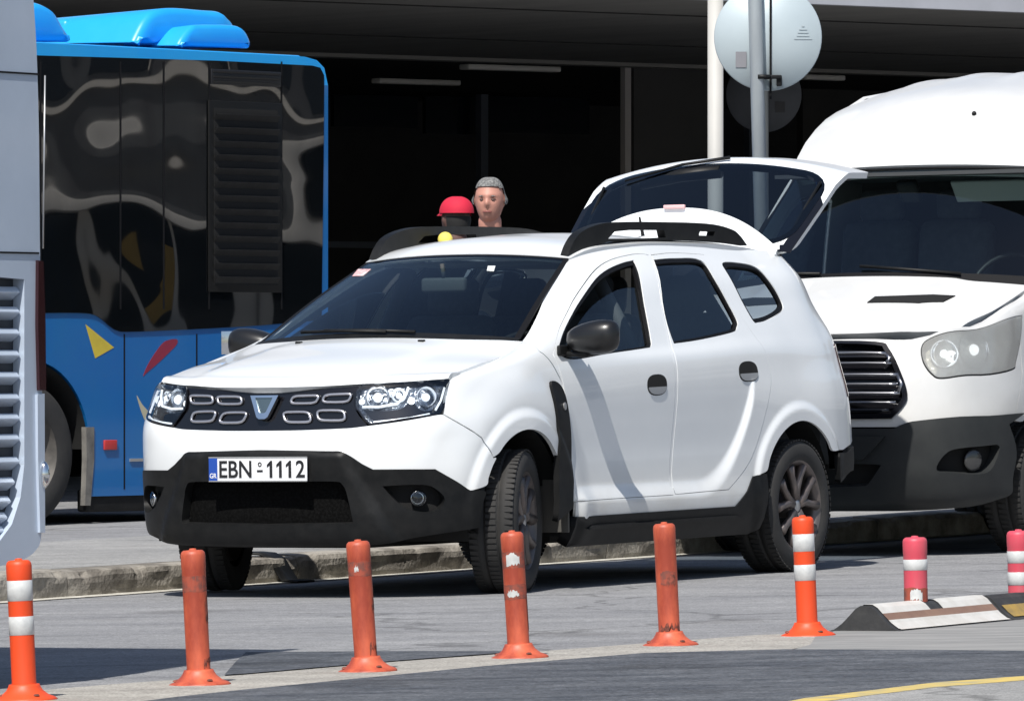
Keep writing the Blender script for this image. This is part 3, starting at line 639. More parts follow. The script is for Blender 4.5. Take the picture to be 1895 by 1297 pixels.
# --- wheels
def wheel(par, c, steer, side, rw=RW, wid=.215, kind='suv', name='wheel', rimr=.215):
    tp = [(rimr - .005, .42), (rimr + .02, .50), (rw * .78, .53), (rw * .9, .515), (rw * .97, .46), (rw * .992, .40), (rw, .30), (rw, .17), (rw - .009, .165), (rw - .009, .135), (rw, .13), (rw, -.13), (rw - .009, -.135), (rw - .009, -.165), (rw, -.17), (rw, -.30), (rw * .99, -.40), (rw * .97, -.46), (rw * .9, -.51), (rimr, -.42)]
    rot = Matrix.Rotation(steer, 3, 'Z') @ (Matrix.Rotation(math.pi, 3, 'Z') if side < 0 else Matrix.Identity(3))
    hub = MB(); k = rimr / .215
    hub.lathe([(rimr + .008, .100 * wid / .215), (rimr, .095 * wid / .215), (rimr - .012, .085 * wid / .215), (rimr - .02, .06 * wid / .215), (rimr - .025, -.02), (rimr - .03, -.09)], c, 'y', 48, rot=rot)
    hub.lathe([(rimr - .02, -.03), (.0, -.035)], c, 'y', 32, rot=rot, mi=1)
    wy = wid / .215
    ns = 5 if kind == 'suv' else 8
    for i in range(ns):
        a0 = 2 * math.pi * i / ns + .3
        for da in ((-.19, .19) if kind == 'suv' else (0,)):
            p = []
            for r_, y_, a_ in ((.035, .072, a0 + da * .2), (.09, .078, a0 + da * .75), (.15, .080, a0 + da * 1.5), (.205, .082, a0 + da * 1.75)):
                p.append(Vector(c) + rot @ Vector((r_ * k * math.cos(a_), y_ * wy, r_ * k * math.sin(a_))))
            hub.tube(p, [.026 * k, .021 * k, .019 * k, .026 * k], 8)
    hub.lathe([(.0, .088 * wy), (.03 * k, .087 * wy), (.045 * k, .08 * wy), (.055 * k, .06 * wy), (.06 * k, -.03)], c, 'y', 24, rot=rot)
    w_ = hub.build(name, [M['rim'], M['dark']], par, fix=False)
    MB().lathe([(0, .094 * wy), (.022 * k, .093 * wy), (.030 * k, .088 * wy)], c, 'y', 20, rot=rot).build('centre_cap', M['silver'], w_, fix=False)
    t = MB().lathe([(r_, h * wid) for r_, h in tp], c, 'y', 64, rot=rot)
    # tread blocks: shallow lateral grooves
    for i in range(72):
        a = 2 * math.pi * i / 72
        for yy, dw in ((.385 * wid, .09 * wid), (-.385 * wid, .09 * wid), (.0, .11 * wid)):
            rr = Matrix.Rotation(-a, 3, 'Y'); cc = Vector((rw + .000, yy, 0)) if abs(yy) < .01 else Vector((rw - .0015, yy, 0))
            t.box(Vector(c) + rot @ (rr @ cc), (.008, dw * 2, rw * 2 * math.pi / 72 * .62), rot=(rot @ rr))
    t.build('tyre', M['rubber'], w_, fix=False)
    return w_
ST = R(18)
for sg in (1, -1):
    wheel(suv, (0, sg * .78, .335), ST, sg); wheel(suv, (-WB, sg * .785, .335), 0, sg)
    for xc in (0, -WB):
        lin = MB(); A_ = [R(-14 + 208 * k / 24) for k in range(25)]
        vs = [(xc + r_ * math.cos(a), sg * y_, AFz + r_ * math.sin(a)) for a in A_ for r_, y_ in ((.0, .50), (.425, .50), (.425, .83))]
        lin.add(vs, [(3 * i + j, 3 * i + j + 1, 3 * i + j + 4, 3 * i + j + 3) for i in range(24) for j in range(2)], False).build('wheel_liner', M['dark'], suv, fix=False)
# --- underbody and cabin
MB().box((-1.33, 0, .28), (1.75, 1.5, .12)).box((-1.35, 0, .30), (4.0, .86, .14)).box((.35, 0, .6), (.5, .88, .5)).box((-1.3, 0, .34), (1.72, 1.62, .06)).box((-3.1, 0, .42), (.55, 1.2, .2)).build('underbody', M['dark'], suv)
MB().box((-.55, 0, .96), (.55, 1.42, .20), bev=.06).box((-.50, .36, 1.05), (.25, .36, .10), bev=.04).build('dashboard', M['inner'], suv)
def seat(x, y, wd=.48):
    mb = MB(); mb.box((x, y, .66), (.5, wd, .16), bev=.06)
    mb.box((x - .28, y, .98), (.15, wd, .62), Matrix.Rotation(R(-14), 3, 'Y'), bev=.07); mb.box((x - .36, y, 1.37), (.1, wd * .55, .19), Matrix.Rotation(R(-10), 3, 'Y'), bev=.045)
    mb.tube([(x - .345, y - .07, 1.22), (x - .355, y - .07, 1.32)], .008).tube([(x - .345, y + .07, 1.22), (x - .355, y + .07, 1.32)], .008)
    return mb.build('seat', M['seat'], suv)
for y in (.37, -.37): seat(-1.15, y)
MB().box((-.62, -.3, 1.065), (.12, .25, .012), bev=.004).build('dashboard_paper', M['plate'], suv)
for y in (.45, 0, -.45): seat(-1.98, y, .42)
pts = [Vector((-.83, .37, 1.02)) + Matrix.Rotation(R(-25), 3, 'Y') @ Vector((0, .185 * math.cos(t), .185 * math.sin(t))) for t in np.linspace(0, 2 * math.pi, 29)]
MB().tube(pts, .014, 8, cap=False).tube([(-.6, .37, .95), (-.83, .37, 1.02)], .03).box((-.83, .37, 1.02), (.03, .3, .05), Matrix.Rotation(R(-25), 3, 'Y'), bev=.012).build('steering_wheel', M['plastic'], suv)
MB().box((-.80, 0, 1.42), (.04, .24, .07), bev=.015).tube([(-.80, 0, 1.44), (-.78, 0, 1.52)], .01).build('interior_mirror', M['inner'], suv)
for sg in (1, -1):
    for nm in ('b',): pass
    MB().tube([(-1.38, sg * .70, .5), (-1.34, sg * .72, 1.1), (-1.32, sg * .50, 1.50)], .035).build('pillar_trim', M['inner'], suv); MB().tube([(-2.3, sg * .70, .5), (-2.42, sg * .66, 1.15), (-2.3, sg * .50, 1.48)], .04).build('pillar_trim', M['inner'], suv)
    MB().box((-1.3, sg * .80, .72), (1.6, .03, .62)).box((-2.75, sg * .66, .78), (1.1, .03, .55)).build('door_lining', M['inner'], suv)
MB().box((-1.9, 0, 1.52), (1.7, .95, .02)).build('headliner', mat('headliner_cloth', (.25, .25, .24), .9), suv)
MB().box((.40, 0, .62), (.1, 1.2, .5)).box((-.3, 0, .75), (.03, 1.4, .7)).box((-1.4, 0, .50), (2.2, 1.5, .03)).build('firewall', M['dark'], suv)
# --- open tailgate: hinged at the rear roof edge, glass raised about 30 degrees, lower panel level
def TG(u, v, h):   # u across, v along the gate from the hinge, h normal (up)
    return None
def gate_pt(px, py, x): # point on the upright cross-plane x = const
    return plane_px(CARM, px, py, (x, 0, 0), (1, 0, 0))
hz = 1.60; hx = -3.02
def gp(y, v, h=0.):     # v: 0 hinge .. .56 glass end .. 1.05 gate end ; side view profile of the raised gate
    prof = [(0, (hx, hz)), (.12, (hx - .10, hz + .085)), (.56, (hx - .48, hz + .385)), (.66, (hx - .58, hz + .435)), (1.1, (hx - .84, hz + .44)), (1.15, (hx - .88, hz + .40))]
    vs = [p[0] for p in prof]; X = np.interp(v, vs, [p[1][0] for p in prof]); Z = np.interp(v, vs, [p[1][1] for p in prof])
    bow = .10 * (1 - (y / .66) ** 2)      # the gate is curved across
    dX, dZ = (.55, .83) if v < .56 else (.0, 1.)
    return Vector((X + dX * (h) + .02 * bow, y, Z + dZ * (h + bow * .85 - .05)))
def gsurf():
    A = np.linspace(0, 1.15, 70); B = np.linspace(-.66, .66, 61)
    G = np.array([[gp(y * (1 + .06 * math.sin(min(a, .7) / .7 * math.pi * .5)) * (1 if a < 1.1 else .97), a) for y in B] for a in A], float)
    for k in range(3): G[1:-1] = (G[:-2] + 2 * G[1:-1] + G[2:]) / 4
    return Surf(G, A, B, CARM, (hx, 0, 0))
GS = gsurf()
def rrect(x0, x1, y0, y1, r, n=6):
    out = []
    for cx, cy, a in ((x1 - r, y1 - r, 0), (x0 + r, y1 - r, 90), (x0 + r, y0 + r, 180), (x1 - r, y0 + r, 270)):
        out += [(cx + r * math.cos(R(a + 90 * k / n)), cy + r * math.sin(R(a + 90 * k / n))) for k in range(n + 1)]
    return out
def dens(poly, st=.05):
    out = []
    for a, b in zip(poly, poly[1:] + poly[:1]):
        k = max(1, int(math.hypot(b[0] - a[0], b[1] - a[1]) / st)); out += [(a[0] + (b[0] - a[0]) * i / k, a[1] + (b[1] - a[1]) * i / k) for i in range(k)]
    return out
g_out = dens(rrect(.02, 1.13, -.655, .655, .1)); g_win = dens(rrect(.045, .585, -.615, .615, .15))
gate = GS.panel('tailgate', g_out, M['white'], suv, 0, .03, (g_win,), .04, .04)
GS.panel('rear_window', inset(g_win, -.008), M['privacy'], gate, .004, .004, (), .05, .05)
GS.panel('window_border', inset(g_win, -.01), M['gloss'], gate, .001, .02, (inset(g_win, .025),), .05, .05)
GS.panel('inner_trim', dens(rrect(.64, 1.08, -.58, .58, .08)), M['inner'], gate, -.05, .01, (), .05, .05)
for sg in (1, -1):
    GS.panel('side_border', [(.02, sg * .60), (.02, sg * .657), (.38, sg * .657), (.44, sg * .613), (.09, sg * .600)], M['gloss'], gate, .0025, .004, (), .05, .05)
GS.panel('side_border', [(.018, -.62), (.018, .62), (.06, .60), (.06, -.60)], M['gloss'], gate, .003, .004, (), .05, .05)
mbw = MB(); mbw.tube([gp(.02, .575, -.03), gp(-.2, .56, -.03), gp(-.42, .52, -.03)], [.034, .034, .02], 10); mbw.build('wiper_motor_cover', M['plastic'], gate)
MB().tube([gp(.05, .62, .018), gp(-.2, .575, .018), gp(-.50, .52, .018)], [.009, .007, .005], 8).build('rear_wiper', M['plastic'], gate)
# spoiler: stands up at the hinge when the gate is raised
spv = []; SA = np.linspace(0, 1, 8); SBb = np.linspace(-.60, .60, 41)
Gs = np.array([[(-2.99 - .03 * a - .05 * (1 - (y / .6) ** 2) * 1, y, 1.565 + a * (.215 - .185 * abs(y / .6) ** 2.4) + .03 * (1 - (y / .6) ** 2)) for y in SBb] for a in SA])
SP = Surf(Gs, SA * .2, SBb, CARM, (-4, 0, 1.5))
sp = SP.panel('spoiler', [(0, -.6), *[(0, y) for y in SBb[1:-1]], (0, .6), (.1, .6), (.2, .6), *[(.2, y) for y in SBb[1:-1][::-1]], (.2, -.6), (.1, -.6)], M['white'], gate, 0, .03, (), .04, .04)
MB().box((-3.06, 0, 1.815), (.02, .12, .02), bev=.006).build('brake_light', mat('brake_light_pink', (.75, .45, .45), .3), gate)
for sg in (1, -1):
    MB().tube([(-3.05, sg * .56, 1.50), (-3.25, sg * .60, 1.75), (-3.45, sg * .62, 1.93)], .007).build('gas_strut', M['plastic'], gate)
# ================================================================== ground, kerb, island
def asphalt(name, c, c2, sc=1.2, fine=110, bumps=.5, cracks=True, streak=(1, 1, 1), mid=.22):
    m, t, b = new_mat(name); N = t.nodes.new; L = t.links.new
    tc = N('ShaderNodeTexCoord'); mp = N('ShaderNodeMapping'); mp.inputs['Rotation'].default_value = (0, 0, R(-60)); mp.inputs['Scale'].default_value = streak
    L(tc.outputs['Object'], mp.inputs[0])
    n1 = N('ShaderNodeTexNoise'); n1.inputs['Scale'].default_value = sc; n1.inputs['Detail'].default_value = 8; n1.inputs['Roughness'].default_value = .65
    L(mp.outputs[0], n1.inputs[0])
    r1 = N('ShaderNodeValToRGB'); r1.color_ramp.elements[0].position = .32; r1.color_ramp.elements[1].position = .68
    r1.color_ramp.elements[0].color = (*c, 1); r1.color_ramp.elements[1].color = (*c2, 1); L(n1.outputs[0], r1.inputs[0])
    n2 = N('ShaderNodeTexNoise'); n2.inputs['Scale'].default_value = fine; n2.inputs['Detail'].default_value = 3; L(tc.outputs['Object'], n2.inputs[0])
    r2 = N('ShaderNodeValToRGB'); r2.color_ramp.elements[0].position = .3; r2.color_ramp.elements[1].position = .7
    r2.color_ramp.elements[0].color = (.62, .62, .62, 1); r2.color_ramp.elements[1].color = (1.3, 1.3, 1.3, 1); L(n2.outputs[0], r2.inputs[0])
    mx = N('ShaderNodeMixRGB'); mx.blend_type = 'MULTIPLY'; mx.inputs[0].default_value = 1; L(r1.outputs[0], mx.inputs[1]); L(r2.outputs[0], mx.inputs[2])
    n5 = N('ShaderNodeTexNoise'); n5.inputs['Scale'].default_value = 24; n5.inputs['Detail'].default_value = 7; n5.inputs['Roughness'].default_value = .75; L(tc.outputs['Object'], n5.inputs[0])
    r5 = N('ShaderNodeValToRGB'); r5.color_ramp.elements[0].position = .34; r5.color_ramp.elements[1].position = .66
    r5.color_ramp.elements[0].color = (1 - mid, 1 - mid, 1 - mid, 1); r5.color_ramp.elements[1].color = (1 + mid, 1 + mid, 1 + mid, 1); L(n5.outputs[0], r5.inputs[0])
    m5 = N('ShaderNodeMixRGB'); m5.blend_type = 'MULTIPLY'; m5.inputs[0].default_value = 1; L(mx.outputs[0], m5.inputs[1]); L(r5.outputs[0], m5.inputs[2])
    n6 = N('ShaderNodeTexNoise'); n6.inputs['Scale'].default_value = .9; n6.inputs['Detail'].default_value = 3; L(tc.outputs['Object'], n6.inputs[0])
    r6 = N('ShaderNodeValToRGB'); r6.color_ramp.elements[0].position = .60; r6.color_ramp.elements[1].position = .70
    r6.color_ramp.elements[0].color = (1, 1, 1, 1); r6.color_ramp.elements[1].color = (.78, .77, .76, 1); L(n6.outputs[0], r6.inputs[0])
    m6 = N('ShaderNodeMixRGB'); m6.blend_type = 'MULTIPLY'; m6.inputs[0].default_value = 1; L(m5.outputs[0], m6.inputs[1]); L(r6.outputs[0], m6.inputs[2])
    mx = m6; last = mx
    if cracks:
        v = N('ShaderNodeTexVoronoi'); v.feature = 'DISTANCE_TO_EDGE'; v.inputs['Scale'].default_value = .42
        n3 = N('ShaderNodeTexNoise'); n3.inputs['Scale'].default_value = 2.5; n3.inputs['Detail'].default_value = 6; L(tc.outputs['Object'], n3.inputs[0])
        ad = N('ShaderNodeVectorMath'); ad.operation = 'MULTIPLY_ADD'; ad.inputs[1].default_value = (.5, .5, .5); L(n3.outputs[1], ad.inputs[0]); L(tc.outputs['Object'], ad.inputs[2]); L(ad.outputs[0], v.inputs[0])
        r3 = N('ShaderNodeValToRGB'); r3.color_ramp.elements[0].position = .0; r3.color_ramp.elements[1].position = .012
        r3.color_ramp.elements[0].color = (.45, .45, .45, 1); r3.color_ramp.elements[1].color = (1, 1, 1, 1); L(v.outputs[0], r3.inputs[0])
        m3 = N('ShaderNodeMixRGB'); m3.blend_type = 'MULTIPLY'; m3.inputs[0].default_value = .8; L(mx.outputs[0], m3.inputs[1]); L(r3.outputs[0], m3.inputs[2]); last = m3
    L(last.outputs[0], b.inputs['Base Color']); b.inputs['Roughness'].default_value = .88; b.inputs['Specular IOR Level'].default_value = .25
    bp = N('ShaderNodeBump'); bp.inputs['Strength'].default_value = bumps; bp.inputs['Distance'].default_value = .006; L(n2.outputs[0], bp.inputs['Height']); L(bp.outputs[0], b.inputs['Normal'])
    return m
M['road'] = asphalt('old_asphalt', (.19, .192, .20), (.29, .29, .292), 1.6, streak=(.6, 1.8, 1))
M['roadnew'] = asphalt('dark_asphalt', (.050, .056, .068), (.125, .132, .145), 3.5, 80, 1.0, False, (.7, 1.5, 1), mid=.38)
M['conc'] = asphalt('worn_concrete', (.28, .265, .24), (.42, .40, .36), 1.8, 100, .4, False, (.6, 2, 1))
M['pave'] = asphalt('pavement_concrete', (.24, .24, .235), (.34, .335, .325), 1.4, 150, .4, True)
def kd(o): o['kind'] = 'structure'; return o
XS = [-600, -8, 8, 600]; YS = [-200, 0, 20, 30, 40, 60, 120, 1500]
kd(MB().add([(x, y, gz(x)) for y in YS for x in XS], [(j * 4 + i, j * 4 + i + 1, j * 4 + i + 5, j * 4 + i + 4) for j in range(len(YS) - 1) for i in range(3)]).build('road', M['road']))
KA = ground_px(150, 1105); KB = ground_px(1400, 1017); KD = (KB - KA); KD.z = 0; KD.normalize(); KN = Vector((-KD.y, KD.x, 0))
def kp(s, t, z=0.): p = KA + KD * s + KN * t; return Vector((p.x, p.y, gz(p.x) + z))
def ks(px, py): p = ground_px(px, py) - KA; return p.dot(KD), p.dot(KN)
IW = 2.85; KH = .132
rnd = random.Random(3)
# kerb: stones with worn, chipped edges, all one run of kerb
kb = MB(); s = -14.0
from mathutils import noise as mn
while s < 26:
    L_ = rnd.uniform(.95, 1.05); dz = rnd.uniform(-.006, .004); dt = rnd.uniform(-.004, .004); n = 26; prof = [(0.012, -.02), (.008, .03), (.004, .07), (.0, .10), (.010, .122), (.03, .13), (.09, .132), (.16, .133)]
    vs = []; fs = []
    for i in range(n + 1):
        ss = s + (L_ - .008) * i / n
        chip = max(0, mn.noise(Vector((ss * 2.3, 1.7, 0)))) * .05 + max(0, mn.noise(Vector((ss * 9, 5, 0))) - .15) * .05
        for j, (t_, z_) in enumerate(prof):
            e = max(0, 1 - abs(j - 4) / 2.5); nn = mn.noise(Vector((ss * 6, z_ * 25, t_ * 25))) * .010
            vs.append(kp(ss, t_ + dt + chip * e * .8 + nn * (j < 5), z_ + dz * (j > 1) - chip * e * .55))
    m_ = len(prof)
    for i in range(n):
        for j in range(m_ - 1): fs.append((i * m_ + j, (i + 1) * m_ + j, (i + 1) * m_ + j + 1, i * m_ + j + 1))
    fs.append(tuple(range(m_))); fs.append(tuple(n * m_ + j for j in range(m_ - 1, -1, -1)))
    kb.add(vs, fs, False); s += L_
M['kerb'] = mat('kerb_stone', (.15, .135, .115), .9, noise=(5, .38, .66), c2=(.40, .37, .32), bump=(45, .8, .01))
kd(kb.build('kerb', M['kerb']))
def sheet(pts, name, m, z=.004, step=None):
    q = [ground_px(*p) for p in pts]; mb = MB(); V, T, _ = tri2d([(p.x, p.y) for p in q], (), step)
    mb.add([(x, y, gz(x) + z) for x, y in V], T); return kd(mb.build(name, m, fix=True))
isl = MB(); SS = np.linspace(-14, 26, 41)
vs = [kp(s_, t_, .133 - .002) for s_ in SS for t_ in (.155, 1.5, IW)]; fs = [(3 * i + j, 3 * i + 3 + j, 3 * i + 4 + j, 3 * i + 1 + j) for i in range(40) for j in range(2)]
isl.add(vs, fs); isl.add([kp(s_, IW, z_) for s_ in SS for z_ in (.131, -.02)], [(2 * i, 2 * i + 2, 2 * i + 3, 2 * i + 1) for i in range(40)])
kd(isl.build('pavement', M['pave']))
# cement gutter line along the kerb foot
gm = MB(); gv = []
for i, s_ in enumerate(np.linspace(-14, 26, 161)):
    wv = .055 + .035 * mn.noise(Vector((s_ * 1.4, 3, 0))) + .02 * mn.noise(Vector((s_ * 6, 9, 0)))
    gv += [kp(s_, .012, .008), kp(s_, -wv, .004)]
gm.add(gv, [(2 * i, 2 * i + 2, 2 * i + 3, 2 * i + 1) for i in range(160)])
kd(gm.build('gutter', mat('cement', (.42, .40, .35), .9, noise=(7, .35, .65), c2=(.58, .56, .50))))
# dark strip laid over the kerb
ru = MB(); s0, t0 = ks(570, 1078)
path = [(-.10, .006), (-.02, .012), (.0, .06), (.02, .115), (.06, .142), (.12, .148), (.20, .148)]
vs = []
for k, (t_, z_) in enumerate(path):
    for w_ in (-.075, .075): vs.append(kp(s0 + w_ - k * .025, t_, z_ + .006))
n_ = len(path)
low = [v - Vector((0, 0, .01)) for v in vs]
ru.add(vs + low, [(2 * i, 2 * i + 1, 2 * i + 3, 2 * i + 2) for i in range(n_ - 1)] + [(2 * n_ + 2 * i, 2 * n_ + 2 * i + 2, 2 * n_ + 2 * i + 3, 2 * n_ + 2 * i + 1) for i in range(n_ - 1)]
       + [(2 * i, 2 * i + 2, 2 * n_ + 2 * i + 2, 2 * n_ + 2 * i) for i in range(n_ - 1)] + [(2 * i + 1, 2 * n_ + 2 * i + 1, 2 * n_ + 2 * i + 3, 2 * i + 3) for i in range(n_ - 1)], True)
tag(ru.build('dark_strip', M['plastic']), 'black strip lying over the kerb under the white SUV', 'rubber strip')
# ground sheets
strip_ = [(-60, 1290), (200, 1268), (450, 1250), (740, 1225), (1016, 1205), (1240, 1188), (1400, 1176), (1520, 1172), (1560, 1176), (1500, 1196), (1440, 1207), (1190, 1215), (900, 1239), (450, 1283), (330, 1297), (-60, 1345)]
sheet(strip_, 'lane_strip', M['conc'], .004, .3)
sheet([(1515, 1170), (1640, 1166), (1895, 1142), (2000, 1130), (2000, 1215), (1430, 1215), (1500, 1194)], 'worn_strip', mat('grey_worn_strip', (.20, .20, .195), .9, noise=(4, .35, .7), c2=(.30, .295, .285), stretch=(.6, 2, 1)), .0045, .3)
sheet([(-80, 1345), (330, 1292), (450, 1279), (900, 1235), (1190, 1211), (1450, 1204), (1700, 1205), (2020, 1208), (2020, 1250), (1895, 1260), (1730, 1272), (1600, 1288), (1490, 1302), (1380, 1320), (1200, 1355), (600, 1500), (-80, 1500)], 'dark_lane', M['roadnew'], .007, .3)
sheet([(436, 1226), (455, 1208), (700, 1206), (960, 1206), (1012, 1203), (740, 1223), (450, 1248), (415, 1250)], 'asphalt_patch', M['roadnew'], .004, .3)
sheet([(1490, 1296), (1600, 1283), (1730, 1267), (1895, 1255), (2030, 1244), (2030, 1251), (1895, 1263), (1730, 1276), (1600, 1292), (1490, 1307), (1300, 1345), (1270, 1340)], 'yellow_line', mat('yellow_road_paint', (.68, .48, .09), .8, noise=(9, .3, .62), c2=(.40, .34, .18)), .009, .3)
sheet([(1490, 1300), (1600, 1286), (1730, 1270), (1895, 1258), (2060, 1245), (2060, 1420), (1200, 1420), (1300, 1340)], 'concrete_lane', M['pave'], .008, .3)
# ================================================================== bollards
OR = dict(bright=((.74, .065, .012), (.66, .075, .018)), worn=((.33, .055, .030), (.62, .13, .06)), pink=((.60, .065, .10), (.50, .10, .12)))
for k, (a, b) in OR.items(): M['b_' + k] = mat('bollard_' + k, a, .5, noise=(11 if k != 'bright' else 5, .38, .66), c2=b, bump=(60, .2, .002), stretch=(1, 1, .35))
M['b_dirt'] = mat('bollard_scuff', (.10, .035, .025), .85, noise=(40, .4, .6), c2=(.32, .08, .05))
M['b_tape'] = mat('reflective_tape', (.62, .63, .62), .35, noise=(20, .35, .7), c2=(.45, .46, .46))
M['b_glue'] = mat('old_tape_glue', (.34, .07, .04), .8, noise=(35, .4, .6), c2=(.18, .06, .045))
def patch(mb, z0, z1, a0, a1, r, rag=.0, sd=0):
    n = 12; vs = []; rr = random.Random(sd)
    for i in range(n + 1):
        a = R(a0 + (a1 - a0) * i / n); e0 = rr.uniform(0, rag); e1 = rr.uniform(0, rag) + rag * abs(2 * i / n - 1) ** 3
        for z in (z0 + e0, z1 - e1): vs.append((r * math.cos(a), r * math.sin(a), z))
    mb.add(vs, [(2 * i, 2 * i + 2, 2 * i + 3, 2 * i + 1) for i in range(n)], True); return mb
def bollard(px, py, col, label, lean, hgt=.45, r0=.040, bands=(), glue=(), bits=(), base=True, scuffs=(), z0=0., pos=None, grp='orange plastic lane bollards', rag=0):
    p = ground_px(px, py) if pos is None else pos
    if pos is None: p.z = gz(p.x) + z0
    mtx = Matrix.Translation(p) @ Matrix.Rotation(-lean, 4, 'Y') @ Matrix.Rotation(rnd.uniform(-.2, .2), 4, 'Z')
    t = thing('lane_bollard', mtx, label, 'bollard', grp); m = M['b_' + col]
    if base:
        bs = MB().lathe([(.104, -.004), (.106, .004), (.098, .010), (.078, .018), (.060, .033), (.052, .046), (.049, .054), (.040, .054)], n=36)
        o = bs.build('base', m, t, fix=False)
        for a in (-60, -170, 70, 160):
            q = Vector((.078 * math.cos(R(a)), .078 * math.sin(R(a)), .0195)); MB().lathe([(.0, .004), (.008, .003), (.011, -.002)], q, n=12).build('bolt_hole', M['b_dirt'], o, fix=False)
    mb = MB().lathe([(r0 * 1.06, .045), (r0 * .99, .06), (r0, hgt * .5), (r0 * 1.01, hgt - .062), (r0 * 1.03, hgt - .058), (r0 * 1.04, hgt - .014), (r0 * .97, hgt - .004), (r0 * .8, hgt + .002), (r0 * .3, hgt + .003), (r0 * .28, hgt + .008), (0, hgt + .009)], n=32)
    post = mb.build('post', m, t, fix=False)
    for a, b in bands: MB().lathe([(r0 * 1.005, a), (r0 * 1.03, a + .001), (r0 * 1.03, b - .001), (r0 * 1.005, b)], n=32).build('reflective_band', M['b_tape'], post, fix=False)
    for a, b, a0, a1 in glue: patch(MB(), a, b, a0, a1, r0 * 1.018, .006, int(a * 1e4)).build('tape_residue', M['b_glue'], post, fix=False)
    for a, b, a0, a1 in bits: patch(MB(), a, b, a0, a1, r0 * 1.03, .012, int(b * 1e4)).build('tape_scrap', M['b_tape'], post, fix=False)
    for a, b, a0, a1 in scuffs: patch(MB(), a, b, a0, a1, r0 * 1.022, .03, int(b * 1e3)).build('scuff', M['b_dirt'], post, fix=False)
    return t
B2 = [(.322, .388), (.212, .272)]
bollard(46, 1296, 'bright', 'bright orange bollard with two white bands at the left end of the row', .045, bands=B2)
bollard(369, 1268, 'worn', 'faded orange bollard with no bands, just right of the banded left one', .05, glue=[(.31, .37, -200, 20)], scuffs=[(.20, .31, -35, 8), (.07, .09, -60, 0)])
bollard(679, 1243, 'worn', 'faded bollard with one torn scrap of tape near its top', .07, glue=[(.33, .385, -190, 10)], bits=[(.345, .375, -120, -98)], scuffs=[(.20, .27, -40, 10), (.08, .10, -70, -20)])
bollard(961, 1218, 'worn', 'faded bollard with two torn white tape remnants, before the front wheel', .06, glue=[(.32, .385, -180, 0), (.21, .27, -180, 0)], bits=[(.33, .382, -125, -55), (.218, .25, -130, -68)], scuffs=[(.08, .24, -15, 15)])
bollard(1240, 1195, 'worn', 'faded plain bollard with dark scribble, before the SUV rear door', .05, scuffs=[(.21, .28, -100, -45), (.06, .08, -150, -30)], glue=[(.225, .28, -130, -40)])
bollard(1495, 1177, 'bright', 'bright orange bollard with two white bands, before the SUV rear wheel', .045, bands=B2)
# rubber lane separator
SA0 = Vector(ground_px(1600, 1169)); SD = Vector((.5, .866, 0))
SNn = Vector((.866, -.5, 0))
def sp_(s, t, z): p = SA0 + SD * s + SNn * t; return Vector((p.x, p.y, gz(p.x) + z))
bell = [(-.155, .004), (-.13, .010), (-.10, .030), (-.07, .058), (-.04, .088), (-.018, .100), (.018, .100), (.04, .088), (.07, .058), (.10, .030), (.13, .010), (.155, .004)]
M['seprub'] = mat('separator_rubber', (.02, .021, .023), .7, noise=(12, .35, .7), c2=(.05, .05, .05), bump=(60, .3, .003))
M['sepwhite'] = mat('separator_white', (.62, .61, .58), .5, noise=(9, .35, .7), c2=(.50, .48, .44))
M['sepbrown'] = mat('separator_brown', (.20, .12, .09), .6, noise=(9, .35, .7), c2=(.27, .17, .12))
M['sepyel'] = mat('separator_yellow', (.42, .27, .06), .6, noise=(14, .35, .7), c2=(.24, .17, .07))
def separator(s0, s1, label, white):
    t = thing('lane_separator', Matrix.Translation(sp_((s0 + s1) / 2, 0, 0)), label, 'lane separator', 'rubber lane separators behind the row of bollards'); inv = t.matrix_world.inverted()
    mb = MB(); n = 12; k = len(bell); vs = [inv @ sp_(s0 + (s1 - s0) * i / n, t_, z_) for i in range(n + 1) for t_, z_ in bell]
    mb.add(vs, [(i * k + j, (i + 1) * k + j, (i + 1) * k + j + 1, i * k + j + 1) for i in range(n) for j in range(k - 1)] + [tuple(range(k)), tuple(n * k + j for j in range(k - 1, -1, -1))], False)
    mb.build('rubber_body', M['seprub'], t)
    def strip(nm, ts, m, z=.003, a=.0, b=0.):
        q = MB(); A = []
        for s_ in (s0 + .03 + a, s1 - .02 - b):
            for t_ in ts: A.append(inv @ sp_(s_, t_, np.interp(t_, [p[0] for p in bell], [p[1] for p in bell]) + z))
        kk = len(ts); q.add(A, [(j, kk + j, kk + j + 1, j + 1) for j in range(kk - 1)]).build(nm, m, t)
    if white:
        for a, b in ((0, (s1 - s0) * .54), ((s1 - s0) * .52, 0)): strip('white_sheet', (-.018, .018, .04, .062), M['sepwhite'], .004, a, b)
        strip('brown_stripe', (.062, .07, .088), M['sepbrown'], .004); strip('white_edge', (.088, .10, .13, .145), M['sepwhite'], .004)
        strip('white_back', (-.13, -.10, -.07, -.04, -.018), M['sepwhite'], .004)
    else:
        strip('yellow_stripe', (.07, .10, .125), M['sepyel'], .004)
    return t
separator(0, 1.0, 'white and brown rubber lane separator with a dark end, right of the last banded bollard', True)
separator(1.02, 2.3, 'black rubber lane separator with a yellow stripe at the right edge', False)
separator(2.32, 3.6, 'black rubber lane separator, farthest one beyond the right edge', False)
def onsep(px):   # where the crest passes a picture column
    best = min(np.linspace(0, 4, 800), key=lambda s_: abs(CX + FPX * sp_(s_, -.02, .1).x / sp_(s_, -.02, .1).y - px)); return sp_(best, -.02, .02)
bollard(0, 0, 'pink', 'short pink bollard with a torn lower band, rising behind the white separator', .02, hgt=.325, r0=.046, base=False, bands=[(.200, .242)], glue=[(.075, .135, -180, 0)], bits=[(.08, .13, -110, -50)], scuffs=[(.01, .06, -180, 0)], pos=onsep(1696), grp='pink plastic bollards on the separator')
